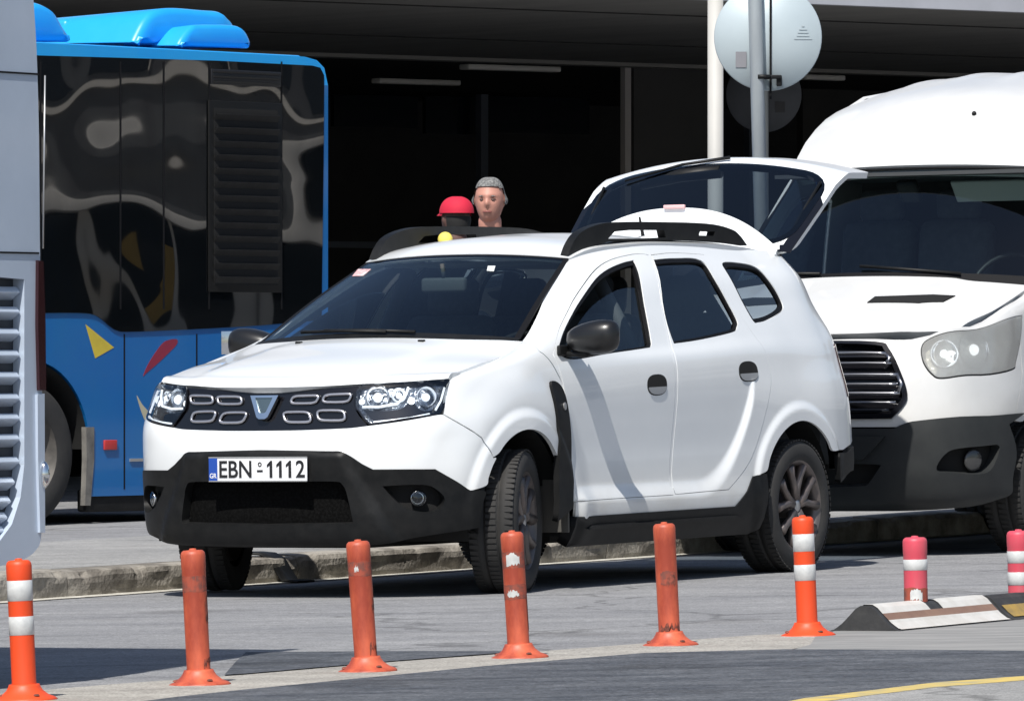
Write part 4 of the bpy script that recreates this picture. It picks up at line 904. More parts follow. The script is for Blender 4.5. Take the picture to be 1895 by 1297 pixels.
bollard(0, 0, 'pink', 'short pink bollard with two bands, cut by the right edge', .02, hgt=.322, r0=.046, base=False, bands=[(.196, .244), (.108, .16)], scuffs=[(.02, .07, -180, 0)], pos=onsep(1888), grp='pink plastic bollards on the separator')
# ================================================================== white van
VM = frame(1.47, 36.5, gz(1.5), .505, .012, 0)
van = thing('delivery_van', VM, 'white high roof van with square grille parked behind the SUV', 'van')
vplan = [(0, 0), (-.015, .35), (-.07, .62), (-.18, .82), (-.36, .93), (-.62, .985), (-1.02, 1.0), (-1.5, 1.0), (-2.1, 1.0), (-3.4, 1.0), (-5.3, .99), (-5.5, .86), (-5.55, .5), (-5.55, 0)]
fn_ = sec((.13, .25), (.05, .30), (.01, .42), (.0, .55), (.0, .68), (.02, .80), (.05, .93), (.09, 1.04), (.13, 1.12), (.14, 1.13), (.15, 1.14), (.16, 1.15))
fs_ = sec((.10, .25), (.04, .31), (.01, .43), (.0, .56), (.0, .68), (.01, .82), (.02, .95), (.04, 1.08), (.05, 1.17), (.06, 1.185), (.075, 1.19), (.10, 1.19))
f1 = sec((.06, .27), (.02, .33), (.01, .44), (.0, .57), (.0, .70), (.0, .84), (.01, .99), (.02, 1.12), (.03, 1.22), (.045, 1.255), (.06, 1.27), (.09, 1.278))
f2 = sec((.05, .28), (.02, .34), (.01, .45), (.0, .58), (.0, .72), (.0, .88), (.01, 1.05), (.02, 1.20), (.04, 1.33), (.055, 1.37), (.075, 1.40), (.10, 1.42))
f3 = sec((.05, .28), (.02, .34), (.01, .45), (.0, .58), (.0, .74), (.0, .92), (.01, 1.12), (.03, 1.32), (.06, 1.52), (.10, 1.70), (.14, 1.84), (.20, 1.95))
f4 = sec((.05, .28), (.02, .34), (.01, .45), (.0, .58), (.0, .76), (.0, .98), (.01, 1.2), (.03, 1.45), (.06, 1.72), (.10, 1.98), (.15, 2.22), (.24, 2.38))
f5 = sec((.05, .28), (.02, .34), (.01, .45), (.0, .58), (.0, .76), (.0, .98), (.01, 1.2), (.03, 1.5), (.06, 1.8), (.10, 2.1), (.14, 2.36), (.25, 2.52))
VS = plan_shell(vplan, [fn_, fn_, fn_, fs_, fs_, f1, f2, f3, f4, f5, f5, f5, f5, f5], 200, VM, None, (-2, 0, 1.2), na=1200)
vh = loft_top([(-.31, .81, 1.165, .17, -.01), (-.33, .81, 1.175, .17, 0), (-.6, .88, 1.27, .20, .03), (-1.0, .91, 1.40, .24, .05)], VM, crease=lambda X, Y: .012 * sst(.62, .52, np.abs(Y)) * sst(-.12, -.35, X))
vw = loft_top([(-1.0, .90, 1.40, .26, .035), (-1.3, .86, 1.72, .21, .03), (-1.62, .80, 2.04, .16, .03)], VM)
vr = loft_top([(-1.60, .80, 2.04, .17, .03), (-1.72, .81, 2.16, .16, .05), (-1.95, .80, 2.32, .14, .09), (-2.4, .78, 2.46, .08, .10), (-3.2, .76, 2.53, .0, .09), (-5.45, .76, 2.53, 0, .09)], VM, crease=lambda X, Y: .012 * (sst(.06, .02, np.abs(np.abs(Y) - .45)) + sst(.06, .02, np.abs(np.abs(Y) - .15))) * sst(-2.2, -2.6, X))
vt = 11 * .12
def ax2(x): return VS.xz(x, .9)[0]
VX0 = -1.02; arch = [('xz', VX0 + .44 * math.cos(R(a)), .40 + .44 * math.sin(R(a))) for a in np.linspace(160, 42, 10)]
side = VS.outl([('ab', ax2(-5.3), vt, 'c'), ('ab', ax2(-5.3), 2 * .12, 'c'), ('xz', -1.46, .45, 'c')] + arch + [('xz', -.60, .70, 'c'), ('xz', -.70, .95, 'c'), ('xz', -.70, 1.15, 'c')] + [('ab', ax2(x), vt) for x in (-.70, -1.0, -1.4, -1.8, -2.4, -3.5)], 3)
wside = VS.outl([('xz', -1.30, 1.36, 'c'), ('xz', -1.62, 1.75), ('xz', -1.86, 1.92, 'c'), ('xz', -2.3, 1.92, 'c'), ('xz', -2.3, 1.25, 'c'), ('xz', -1.6, 1.22)], 5)
for mi in both:
    b_ = VS.panel('body_side', side, M['vanwhite'], van, 0, .02, (wside,), .04, .04, mi)
    VS.panel('side_window', inset(wside, .01), M['privacy'], b_, -.01, .004, (), .08, .08, mi)
VA1, VA2 = ax2(-.45), ax2(-.695); VS.limit(ax2(-1.0))
bw_ = VS.outl([('ab', .001, VS.yz(0, 1.13)[1], 'c'), ('yz', .4, 1.13), ('yz', .7, 1.145), ('ab', VA1, vt), ('ab', VA2, vt, 'c'), ('xz', -.695, 1.1, 'c'), ('xz', -.695, .95, 'c'), ('xz', -.60, .705, 'c'), (1895, 766), (1800, 771), (1700, 780), (1660, 790, 'c'), ('ab', .001, VS.px(1500, 790)[1], 'c')], 3)
vgr = VS.outl([('ab', .001, VS.px(1500, 632)[1], 'c'), (1620, 633), (1645, 645), (1668, 690), (1680, 730), (1672, 752), (1650, 775, 'c'), ('ab', .001, VS.px(1500, 777)[1], 'c')], 4, False)
vhl = VS.outl([(1706, 642), (1722, 626), (1780, 612), (1850, 595), (1892, 582, 'c'), (1890, 620), (1880, 668), (1872, 684), (1800, 694), (1745, 700), (1724, 692), (1708, 668)], 5)
vlow = VS.outl([('ab', .001, VS.px(1500, 793)[1], 'c'), (1655, 793, 'c'), (1672, 785), (1700, 778), (1800, 770), (1893, 764, 'c'), ('xz', -.53, .68, 'c')] + [('xz', VX0 + .44 * math.cos(R(a)), .40 + .44 * math.sin(R(a))) for a in (18, 0, -10)] + [('xz', -.50, .30, 'c'), ('yz', .80, .26), ('yz', .5, .25), ('ab', .001, VS.yz(0, .25)[1], 'c')], 4, False)
vint = VS.outl([('ab', .001, VS.px(1500, 858)[1], 'c'), (1600, 858), (1632, 860, 'c'), (1615, 885), (1604, 898, 'c'), ('ab', .001, VS.px(1500, 903)[1], 'c')], 3, False)
vfog = VS.outl([(1733, 868), (1748, 840), (1775, 829), (1840, 822, 'c'), (1846, 830), (1832, 866), (1810, 876), (1760, 874)], 4)
mr = lambda q: [(-a, b) for a, b in q[::-1]]
VS.panel('front_panel', mirr(bw_), M['vanwhite'], van, 0, .02, (mirr(vgr), inset(vhl, -.004), inset(mr(vhl), -.004)), .035, .035)
M['vanplastic'] = mat('grey_black_plastic', (.020, .022, .023), .5, spec=.35, noise=(6, .35, .7), c2=(.030, .032, .032), bump=(300, .2, .001))
VS.panel('bumper', mirr(vlow), M['vanplastic'], van, .015, .06, (mirr(vint), vfog, mr(vfog)), .035, .035)
VS.panel('intake', inset(mirr(vint), -.01), M['dark'], van, -.04, .002, (), .06, .06)
up_ = VS.outl([('ab', .001, VS.px(1500, 806)[1], 'c'), (1640, 808, 'c'), (1600, 850, 'c'), ('ab', .001, VS.px(1500, 852)[1], 'c')], 3, False)
VS.panel('plate_step', mirr(up_), M['vanplastic'], van, .03, .03, (), .05, .05)
for q in (vfog, mr(vfog)):
    VS.panel('fog_recess', inset(q, -.01), M['dark'], van, -.05, .002, (), .05, .05)
vg = VS.panel('grille', mirr(vgr), M['gloss'], van, -.03, .002, (), .04, .04)
VS.panel('grille_frame', mirr(vgr), M['gloss'], vg, .012, .05, (inset(mirr(vgr), .028),), .03, .03)
M['vanbar'] = mat('satin_metal', (.34, .34, .36), .28, metal=.95)
for k, (y_, xr) in enumerate(((655, 1640), (673, 1650), (694, 1663), (711, 1662), (728, 1666), (745, 1658), (760, 1645))):
    a1, b1 = VS.px(xr, y_); 
    pts = [Vector(VS.P(np.array([u]), np.array([b1]), .006)[0]) for u in np.linspace(-a1, a1, 25)]
    MB().tube(pts, .011 if k % 2 == 0 else .008, 6).build('grille_bar', M['vanbar'] if k not in (6,) else M['gloss'], vg)
for sg in (1, -1):
    for (y0, y1, x0) in ((655, 673, 1642), (694, 728, 1664)):
        A_ = [VS.px(x, y) for x, y in ((x0 - 3, y0), (x0 + 5, (y0 + y1) / 2), (x0 - 1, y1))]
        MB().tube([Vector(VS.P(np.array([sg * a]), np.array([b]), .006)[0]) for a, b in A_], .011, 6).build('bar_end', M['vanbar'], vg)
    q = [(sg * a, b) for a, b in vhl]
    h_ = VS.panel('headlight', q, mat('lamp_inner', (.72, .72, .67), .3, metal=.3, noise=(9, .45, .6), c2=(.40, .40, .36), bump=(14, .6, .03)), van, -.045, .002, (), .03, .03)
    VS.panel('lens', inset(q, .004), glass('fogged_lens', (.9, .9, .86), .05, .1, body=((.88, .88, .85), .30)), h_, .002, .004, (), .03, .03)
    VS.panel('headlight_rim', q, M['vanplastic'], h_, .0, .07, (inset(q, .008),), .03, .03)
    for (x, y, r, mm_) in ((1812, 645, .10, 'chrome'), (1748, 652, .075, 'chrome'), (1765, 657, .03, 'led')):
        a, b = VS.px(x, y); p = Vector(VS.P(np.array([sg * a]), np.array([b]), -.035)[0]); nn = Vector(VS.NN(np.array([sg * a]), np.array([b]))[0]); q3 = nn.to_track_quat('Z', 'Y').to_matrix()
        MB().lathe([(r * math.sin(t), -r * .35 * math.cos(t)) for t in np.linspace(0, 1.5, 8)], p, n=20, rot=q3).build('reflector_bowl', M[mm_], h_, fix=False)
        if mm_ == 'chrome': MB().ell(p - nn * .01, (r * .3,) * 3, 12, 8).build('bulb', M['led'], h_)
    a, b = VS.px(1806, 852); p = Vector(VS.P(np.array([sg * a]), np.array([b]), -.03)[0]); nn = Vector(VS.NN(np.array([sg * a]), np.array([b]))[0]); q3 = nn.to_track_quat('Z', 'Y').to_matrix()
    MB().lathe([(0, -.02), (.035, -.018), (.055, -.005), (.058, .01), (.05, .014), (.03, .018), (0, .02)], p, n=20, rot=q3).build('fog_lamp', mat('fog_glass_dark', (.10, .10, .10), .15, metal=.6), van, fix=False)
VS.limit(None)
vhe = vh.a[-1]
sl1 = [vh.px(*p) for p in ((1603, 562), (1618, 551), (1768, 550), (1745, 561), (1700, 563))]
vhood = vh.panel('hood', hp(0, vhe, .995), M['vanwhite'], van, .004, .06, (), .05, .05)
for sg in (1, -1): vh.panel('hood_vent', [(a, sg * b) for a, b in sl1], M['dark'], vhood, .010, .008, (), .02, .02)
vww = vw.a[-1]
MB().box((-1.0, 0, 1.34), (.3, 1.7, .05)).build('cowl', M['dark'], van)
vw.panel('windscreen', hp(0, vww, .985), M['ws'], van, 0, .005, (), .08, .08)
vw.panel('windscreen_seal', hp(0, vww, .995), M['seal'], van, .002, .01, (hp(.07, vww - .03, .955),), .08, .08)
vr.panel('roof', hp(0, vr.a[-1], 1.0), M['vanwhite'], van, 0, .09, (), .06, .06)
VS.panel('rear_panel', [(ax2(-5.3), vt), (ax2(-5.3), .24), (VS.a[-1], .24), (VS.a[-1], vt)], M['vanwhite'], van, 0, .02, (), .1, .1)
VS.panel('rear_panel', [(ax2(-5.3), vt), (ax2(-5.3), .24), (VS.a[-1], .24), (VS.a[-1], vt)], M['vanwhite'], van, 0, .02, (), .1, .1, True)
MB().box((-1.25, 0, 1.30), (.55, 1.75, .22), bev=.08).box((-1.12, .40, 1.42), (.3, .5, .10), bev=.045).box((-1.12, -.1, 1.41), (.34, .42, .07), bev=.03).build('dashboard', mat('van_dash', (.26, .27, .26), .8), van)
for y in (.55, -.15, -.62):
    MB().box((-2.05, y, 1.15), (.5, .46, .15), bev=.06).box((-2.3, y, 1.5), (.16, .44, .6), Matrix.Rotation(R(-10), 3, 'Y'), bev=.07).box((-2.36, y, 1.88), (.1, .26, .18), bev=.045).build('seat', M['seat'], van)
MB().box((-2.7, 0, 1.4), (.04, 1.8, 1.6)).box((-1.8, 0, .9), (1.5, 1.8, .05)).box((-1.9, 0, 2.02), (1.2, 1.5, .02)).build('bulkhead', M['inner'], van)
pts = [Vector((-1.52, .52, 1.42)) + Matrix.Rotation(R(-35), 3, 'Y') @ Vector((0, .2 * math.cos(t), .2 * math.sin(t))) for t in np.linspace(0, 2 * math.pi, 29)]
MB().tube(pts, .016, 8, cap=False).tube([(-1.3, .52, 1.3), (-1.52, .52, 1.42)], .03).box((-1.52, .52, 1.42), (.03, .34, .05), Matrix.Rotation(R(-35), 3, 'Y'), bev=.012).build('steering_wheel', M['plastic'], van)
MB().box((-1.66, .45, 1.93), (.02, .60, .14), Matrix.Rotation(R(40), 3, 'Y'), bev=.008).build('sun_visor', mat('sun_visor', (.55, .57, .54), .8), van)
MB().box((-1.42, 0, 1.93), (.05, .12, .14), Matrix.Rotation(R(40), 3, 'Y'), bev=.02).build('sensor_box', M['plastic'], van)
for sg in (.62, -.25):
    MB().tube([Vector(vw.P(np.array([a]), np.array([b]), .02)[0]) for a, b in ((.05, sg), (.075, sg - .35), (.10, sg - .62))], .009, 6).build('wiper', M['plastic'], van)
for sg in (1, -1):
    mm = MB().box((-1.28, sg * 1.24, 1.55), (.16, .22, .34), bev=.06).box((-1.3, sg * 1.05, 1.42), (.08, .22, .06), bev=.02).build('door_mirror', M['plastic'], van)
    MB().box((-1.365, sg * 1.24, 1.56), (.006, .18, .28), bev=.002).build('mirror_glass', M['chrome'], mm)
    wheel(van, (VX0, sg * .87, .345), 0, sg, .345, .22, 'van', rimr=.21); wheel(van, (-4.3, sg * .87, .345), 0, sg, .345, .22, 'van', rimr=.21)
MB().box((-2.7, 0, .42), (4.9, 1.2, .25)).box((-.5, 0, .62), (.5, 1.5, .7)).box((-2.6, 0, .4), (2.2, 1.85, .2)).build('underbody', M['dark'], van)
p_ = vr.px(1803, 212); MB().ell(Vector(vr.P(np.array([p_[0]]), np.array([p_[1]]), .005)[0]), (.014, .014, .014), 8, 6).build('roof_nub', M['plastic'], van)
# ================================================================== blue city bus (seen: left side, rear end on the right)
BS = .616; BC = .788        # forward = (-BS, -BC)
BF = Matrix(((-BS, BC, 0, -1.277), (-BC, -BS, 0, 48.5), (0, 0, 1, -.02), (0, 0, 0, 1)))
bus = thing('city_bus', BF, 'blue city bus with dark windows and colourful shapes, rear end behind the SUV', 'bus')
def bp(px, py, y=0.): p = plane_px(BF, px, py, (0, y, 0)); return (p.x, p.z)
M['bus'] = mat('bus_blue', (.004, .115, .37), .28, coat=.6, noise=(1.2, .35, .75), c2=(.006, .135, .36))
M['bustop'] = mat('bus_roof_blue', (.01, .33, .80), .35, coat=.3, noise=(2, .35, .75), c2=(.02, .37, .78))
M['busglass'] = mat('bus_dark_glass', (.004, .005, .006), .02, bump=(1.3, .5, .045)); M['busglass'].node_tree.nodes['Principled BSDF'].inputs['IOR'].default_value = 2.1
BH = bp(300, 92)[1]
# body cross-section (y, z), extruded along x with a rounded rear end
def bus_body(name, mt_, parent, z0, z1, L, W_, cr_, rr=.18):
    sec_ = [(0, z0), (0, z1 - cr_)] + [(-cr_ + cr_ * math.cos(R(a)), z1 - cr_ + cr_ * math.sin(R(a))) for a in (15, 30, 45, 60, 75, 90)]
    full = sec_ + [(-W_ - y, z) for y, z in sec_[::-1]]
    xs = [rr * (1 - math.cos(R(a))) for a in (0, 22, 45, 67, 90)]; ins = [rr * (1 - math.sin(R(a))) for a in (0, 22, 45, 67, 90)]
    vs = []; fs = []; k = len(full)
    for x, i_ in list(zip(xs, ins)) + [(L - .2, 0), (L, .1)]:
        for y, z in full:
            yy = -W_ / 2 + (y + W_ / 2) * (W_ / 2 - i_) / (W_ / 2); zz = z if z < z0 + .01 else z - i_ * .6 * (z - z0) / (z1 - z0)
            vs.append((x, yy, zz))
    n = len(vs) // k
    for i in range(n - 1):
        for j in range(k): fs.append((i * k + j, (i + 1) * k + j, (i + 1) * k + (j + 1) % k, i * k + (j + 1) % k))
    fs.append(tuple(range(k))); fs.append(tuple((n - 1) * k + j for j in range(k)))
    return MB().add(vs, fs, True).build(name, mt_, parent)
ap = cr([bp(*p) for p in ((-40, 668), (30, 655), (80, 650), (120, 660), (147, 690), (160, 735), (164, 800), (163, 890))], 5, False)
# side skin with the arch cut out
zb = bp(300, 915)[1]
skin = [(.03, zb), (.03, BH - .22), (11.9, BH - .22), (11.9, zb)]
wx, wz = bp(57, 833); ar = wx - bp(165, 833)[0]
archp = [(wx + ar * math.cos(R(a)), wz + ar * 1.02 * math.sin(R(a))) for a in np.linspace(0, 180, 25)]
sk = [(.03, zb), (wx - ar, zb)] + archp[::-1] + [(wx + ar, zb), (11.9, zb), (11.9, BH - .2), (.03, BH - .2)]
core = bus_body('body', M['bus'], bus, zb + .9, BH, 12, 2.5, .16, .14)
MB().prism(sk, lambda a, b, h: (a, h, b), -.04, .004).build('side_skin', M['bus'], bus)
MB().box((6, -1.4, .75), (11.6, 1.6, .9)).box((1.1, -1.25, .72), (2.0, 2.3, .8)).build('chassis', M['dark'], bus)
ab = [(wx + (ar + .03) * math.cos(R(a)), wz + (ar + .03) * 1.02 * math.sin(R(a))) for a in np.linspace(-20, 180, 25)]; ai = [(wx + ar * .97 * math.cos(R(a)), wz + ar * .99 * math.sin(R(a))) for a in np.linspace(-20, 180, 25)]
mb = MB(); vs = [(a, y, b) for y in (.0, -.7) for a, b in ai]; mb.add(vs, [(i, i + 1, 26 + i, 25 + i) for i in range(24)], True); mb.build('wheel_arch', M['dark'], bus)
top = MB().prism([(.0, BH - .19), (.04, BH - .07), (.12, BH - .02), (.25, BH + .0), (11.9, BH + .0), (11.9, BH - .19)], lambda a, b, h: (a, h, b), -.1, .008); top.build('cantrail', M['bustop'], bus)
MB().box((6, -1.25, BH - .01), (11.7, 2.3, .05), bev=.02).build('roof', M['bustop'], bus)
post_ = MB().prism([(.0, .5), (.0, BH - .19), (.13, BH - .19), (.13, .5)], lambda a, b, h: (a, h, b), -.1, .009); post_.build('corner_post', M['bus'], bus)
gl = [bp(*p) for p in ((592, 600), (596, 300), (597, 140), (590, 126), (575, 122), (400, 113), (200, 107), (60, 103), (-500, 90), (-500, 575))] + cr([bp(*p) for p in ((60, 580), (120, 579), (165, 581), (185, 590), (200, 603), (215, 612), (240, 614), (360, 609), (480, 602), (592, 592))], 4, False)
MB().prism(gl, lambda a, b, h: (a, h, b), .004, .014).build('window_band', M['busglass'], bus)
for x in (72, 220, 300, 384, 518):      # pane joints
    a0 = bp(x, 112); a1 = bp(x, 575); MB().box(((a0[0]), .016, (a0[1] + a1[1]) / 2), (.012, .004, a0[1] - a1[1] - .02)).build('pane_joint', M['seal'], bus)
lv = MB(); (x0, z1), (x1, z0) = bp(390, 200), bp(508, 528)
fr_ = MB().box(((x0 + x1) / 2, .022, (z0 + z1) / 2), (x0 - x1 + .10, .012, z1 - z0 + .10), bev=.004); f_o = fr_.build('louvre_panel', mat('louvre_panel_black', (.008, .008, .008), .5, spec=.2), bus)
n = 13
MB().box(((x0 + x1) / 2, .029, (z0 + z1) / 2), (x0 - x1, .003, z1 - z0)).build('vent_opening', M['dark'], f_o)
for i in range(n):
    z = z0 + (z1 - z0) * (i + .35) / n
    MB().box(((x0 + x1) / 2, .040, z), (x0 - x1, .006, (z1 - z0) / n * .52), Matrix.Rotation(R(-32), 3, 'X')).build('louvre_slat', M['plastic'], f_o)
(x0, z1), (x1, z0) = bp(386, 128), bp(515, 162)
f2_ = MB().box(((x0 + x1) / 2, .02, (z0 + z1) / 2), (x0 - x1, .012, z1 - z0), bev=.003).build('upper_vent', mat('vent_black', (.012, .012, .014), .4), bus)
for i in range(3): MB().box(((x0 + x1) / 2, .030, z0 + (z1 - z0) * (i + .5) / 3), (x0 - x1 - .03, .006, .012)).build('vent_slot', M['dark'], f2_)
a = bp(514, 234); MB().lathe([(0, .012), (.010, .010), (.013, 0)], (a[0], .015, a[1]), 'y', 12).build('lock', M['silver'], bus, fix=False)
def decal(pts, name, m, z=.006, sm=True):
    q = cr([bp(*p) for p in pts], 5) if sm else [bp(*p) for p in pts]
    MB().prism(q, lambda a, b, h: (a, h, b), .0045, z).build(name, m, bus)
M['dy'] = mat('decal_yellow', (.62, .48, .05), .4, noise=(6, .35, .7), c2=(.5, .38, .05)); M['dr'] = mat('decal_red', (.26, .02, .045), .4, noise=(6, .35, .7), c2=(.20, .02, .05)); M['dw'] = mat('decal_cream', (.45, .42, .30), .4)
decal(((157, 600), (210, 643), (175, 663)), 'yellow_triangle', M['dy'], sm=False)
decal(((264, 695), (275, 670), (298, 637), (312, 629), (326, 628), (326, 637), (312, 652), (290, 673), (270, 690)), 'red_drop', M['dr'])
decal(((252, 732), (262, 748), (280, 770), (290, 800), (274, 790), (262, 766)), 'cream_slash', M['dw'])
for x in (229, 363): a0 = bp(x, 618); a1 = bp(x, 905); MB().box((a0[0], .0045, (a0[1] + a1[1]) / 2), (.012, .004, a0[1] - a1[1])).build('panel_joint', M['seal'], bus)
(x0, z1), (x1, z0) = bp(190, 814), bp(213, 832); MB().box(((x0 + x1) / 2, .012, (z0 + z1) / 2), (x0 - x1, .016, z1 - z0), bev=.004).build('side_marker', mat('marker_red', (.45, .04, .04), .3), bus)
(x0, z1), (x1, z0) = bp(164, 905), bp(262, 945); MB().box(((x0 + x1) / 2 - 1, -.06, (z0 + z1) / 2), (x0 - x1 + 2, .1, z1 - z0), bev=.02).build('skirt', M['plastic'], bus)
MB().prism([bp(*p) for p in ((157, 790), (172, 790), (172, 850), (165, 935), (155, 935), (158, 850))], lambda a, b, h: (a, h, b), -.03, .012).build('arch_guard', mat('dusty_guard', (.20, .19, .17), .8, noise=(8, .35, .7), c2=(.09, .085, .08)), bus)
MB().box((wx - ar - .9, .0, .42), (1.0, .03, .02)).build('bright_strip', M['silver'], bus)
# wheel
def bigwheel(par, c, r, side=1, rimr=.29, w_=.28):
    k = MB().lathe([(rimr, .02), (rimr * .95, -.02), (rimr * .8, -.10), (rimr * .45, -.12), (rimr * .42, .0), (rimr * .30, .02), (0, .02)], c, 'y', 40)
    for i in range(10):
        a = 2 * math.pi * i / 10; k.lathe([(0, .03), (.014, .03), (.016, 0)], (c[0] + rimr * .62 * math.cos(a), c[1] - .10, c[2] + rimr * .62 * math.sin(a)), 'y', 8)
    o = k.build('wheel', mat('bus_rim', (.13, .12, .11), .6, metal=.2, noise=(8, .35, .7), c2=(.07, .066, .06)), par, fix=False)
    MB().lathe([(rimr, .02), (rimr * 1.1, .03), (r * .9, .025), (r * .98, .0), (r, -.03), (r, -w_ + .03), (r * .97, -w_), (rimr, -w_)], c, 'y', 48).build('tyre', M['rubber'], o, fix=False)
bigwheel(bus, (wx, -.05, .47), .475); bigwheel(bus, (wx + 5.85, -.05, .47), .475)
# roof pods
def pod(pts, y0, y1, name='roof_pod', bev=.05):
    q = cr([bp(*p[:2], y0) + tuple(p[2:]) for p in pts], 5)
    q2 = inset(q, bev); k = len(q); vs = []; fs = []
    for yy, qq in ((y0 - bev * .0 - bev, q), (y0 - bev * .3, inset(q, bev * .3)), (y0, q2), ):
        vs += [(a, yy, b) for a, b in qq]
    for yy, qq in ((y1, q2),): vs += [(a, yy, b) for a, b in qq]
    for i in range(k):
        j = (i + 1) % k
        fs += [(i, j, k + j, k + i), (k + i, k + j, 2 * k + j, 2 * k + i), (i, j, 3 * k + j, 3 * k + i)]
    V, T, _ = tri2d(q2); 
    mb = MB().add(vs, fs, True); mb.add([(a, y0, b) for a, b in V], T, True)
    return mb.build(name, M['bustop'], bus, fix=2)
pod([(249, 80, 'c'), (258, 60), (272, 35), (290, 20), (325, 15), (380, 19), (412, 22), (425, 32), (437, 48), (450, 88, 'c')], -.55, -1.9)
pod([(331, 86, 'c'), (340, 68), (356, 50), (372, 46), (435, 47), (455, 56), (466, 78), (464, 90, 'c')], -.35, -.9, bev=.035)
pod([(120, 75, 'c'), (123, 42), (130, 36, 'c'), (262, 37, 'c'), (266, 78, 'c')], -1.3, -2.0, bev=.03)
pod([(20, 78, 'c'), (40, 20), (62, 5), (85, 9), (104, 22), (120, 48), (134, 70), (134, 78, 'c')], -.55, -1.9)
# ================================================================== grey coach at the left edge
GY = 23.55; GM = frame((75 - CX) / FPX * GY, GY, gz(-1.6), .525)
coach = thing('grey_coach', GM, 'silver grey coach with side louvres and dark red tail light, cut by the left edge', 'bus')
def cp(px, py, y=0.): p = plane_px(GM, px, py, (0, y, 0)); return (p.x, p.z)
M['coach'] = mat('coach_silver', (.50, .575, .68), .35, metal=.1, coat=.4, noise=(3, .35, .7), c2=(.45, .52, .62))
M['coachdark'] = mat('coach_louvre_dark', (.03, .035, .045), .6)  # even dark colour for the backing behind the slats
edge = cr([cp(*p) for p in ((54, -900), (56, -100), (62, 0), (68, 100), (72, 250), (74, 460), (76, 600), (78, 720), (79, 860), (77, 985), (66, 1018), (40, 1036), (0, 1047))], 4, False)
sidep = edge + [cp(-60, 1062), (9.5, cp(-60, 1062)[1]), (9.5, edge[0][1])]
lvp = [cp(*p) for p in ((45, 520), (45, 860), (38, 920), (22, 970), (0, 1000), (-30, 1010), (-260, 1040), (-260, 490), (45, 517))]
MB().prism(sidep, lambda a, b, h: (a, h, b), -.05, 0, (lvp,)).build('side_panel', M['coach'], coach)
hh = edge[0][1]
MB().prism([(x + (.07 if i < 60 else 0), min(z, hh - .02)) for i, (x, z) in enumerate(sidep)], lambda a, b, h: (a, h, b), -2.5, -.05).build('body', M['coachdark'] if 0 else M['coach'], coach)
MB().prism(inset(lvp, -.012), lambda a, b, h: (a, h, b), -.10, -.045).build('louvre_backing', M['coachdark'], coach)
ys = [548, 585, 625, 665, 705, 745, 782, 820, 862, 900, 935, 965, 990]
for i, yv in enumerate(ys):
    xr = 43 if yv < 860 else 43 - (yv - 860) * .22
    a = cp(xr, yv - 5); MB().box((a[0] + .60, -.036, a[1]), (1.2, .045, .026), Matrix.Rotation(R(38), 3, 'X'), bev=.004).build('louvre_slat', M['coach'], coach)
for yv in (136, 468):
    a = cp(40, yv); MB().box((a[0] + 4, .001, a[1]), (8.2, .006, .006)).build('panel_joint', M['seal'], coach)
a, b = cp(62, 478), cp(62, 725)
MB().prism([cp(*p) for p in ((66, 482), (75, 484), (79, 600), (80, 722), (68, 722), (65, 600))], lambda a, b, h: (a, h, b), -.05, .012).build('tail_light', M['redlamp'], coach)
MB().prism([cp(*p) for p in ((65, 730), (78, 728), (79, 985), (70, 985), (66, 850))], lambda a, b, h: (a, h, b), -.02, .010).build('bumper_corner', M['coach'], coach)
q = cp(76, 878); MB().ell((q[0], .012, q[1]), (.02, .02, .045), 12, 8).build('round_reflector', M['chrome'], coach)
MB().tube([(edge[30][0] - .00, .01, cp(74, 140)[1]), (cp(75, 460)[0], .01, cp(75, 460)[1])], .003, 6).build('edge_trim', M['silver'], coach)
bigwheel(coach, (3.3, -.08, .5), .5); bigwheel(coach, (9.0, -.08, .5), .5)
# ================================================================== signs and poles
def at(px, Y, z=None, py=None):
    X = (px - CX) / FPX * Y
    return Vector((X, Y, CAMH - (py - CY) / FPX * Y if z is None else z))
M['galv'] = mat('galvanised_steel', (.42, .46, .48), .45, metal=.35, noise=(6, .35, .7), c2=(.33, .36, .38), stretch=(1, 1, .3))
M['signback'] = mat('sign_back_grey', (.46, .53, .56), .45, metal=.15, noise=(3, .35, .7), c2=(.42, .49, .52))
M['signdark'] = mat('sign_back_shaded', (.07, .075, .09), .6, noise=(3, .35, .7), c2=(.05, .055, .065))  # canopy shade on the second sign is put into this dark colour
def roundsign(px, py, Y, rpx, mt_, plate_m, label, pole_px, lean, stick, name='road_sign'):
    c = at(px, Y, py=py); r = rpx * Y / FPX; base = at(pole_px[2], Y, z=0); base.z = gz(base.x) + .13
    t = thing(name, Matrix.Translation(base), label, 'road sign'); inv = t.matrix_world.inverted()
    topp = inv @ at(pole_px[0], Y, py=pole_px[1]); pr = pole_px[3] * Y / FPX / 2
    dirv = topp.normalized()
    MB().tube([(0, 0, -.05), topp * 1.0, topp * 1.12], pr, 20).lathe([(pr * 2.2, .0), (pr * 2.2, .02), (pr * 1.1, .05), (pr, .06)], n=20).build('pole', M['galv'], t)
    cc = inv @ c; cc.y += pr + .02; rot = Matrix.Rotation(R(90), 3, 'X')
    pl = MB().lathe([(0, .0), (r * .985, .0), (r, .008), (r * 1.0, .014), (r * .985, .016), (r * .97, .004), (0, .004)], cc, 'z', 64, rot=Matrix.Rotation(R(-90), 3, 'X')).build('sign_plate', plate_m, t)
    for q_, (w_, h_) in stick:
        a = inv @ at(q_[0], Y, py=q_[1]); MB().box((a.x, cc.y - .004, a.z), (w_ * Y / FPX, .003, h_ * Y / FPX)).build('sticker', mat('grey_sticker', (.22, .22, .24) if plate_m is M['signback'] else (.04, .04, .045), .6), pl)  # sticker on the shaded sign has the shade painted into its colour
    return t, inv, cc, pr
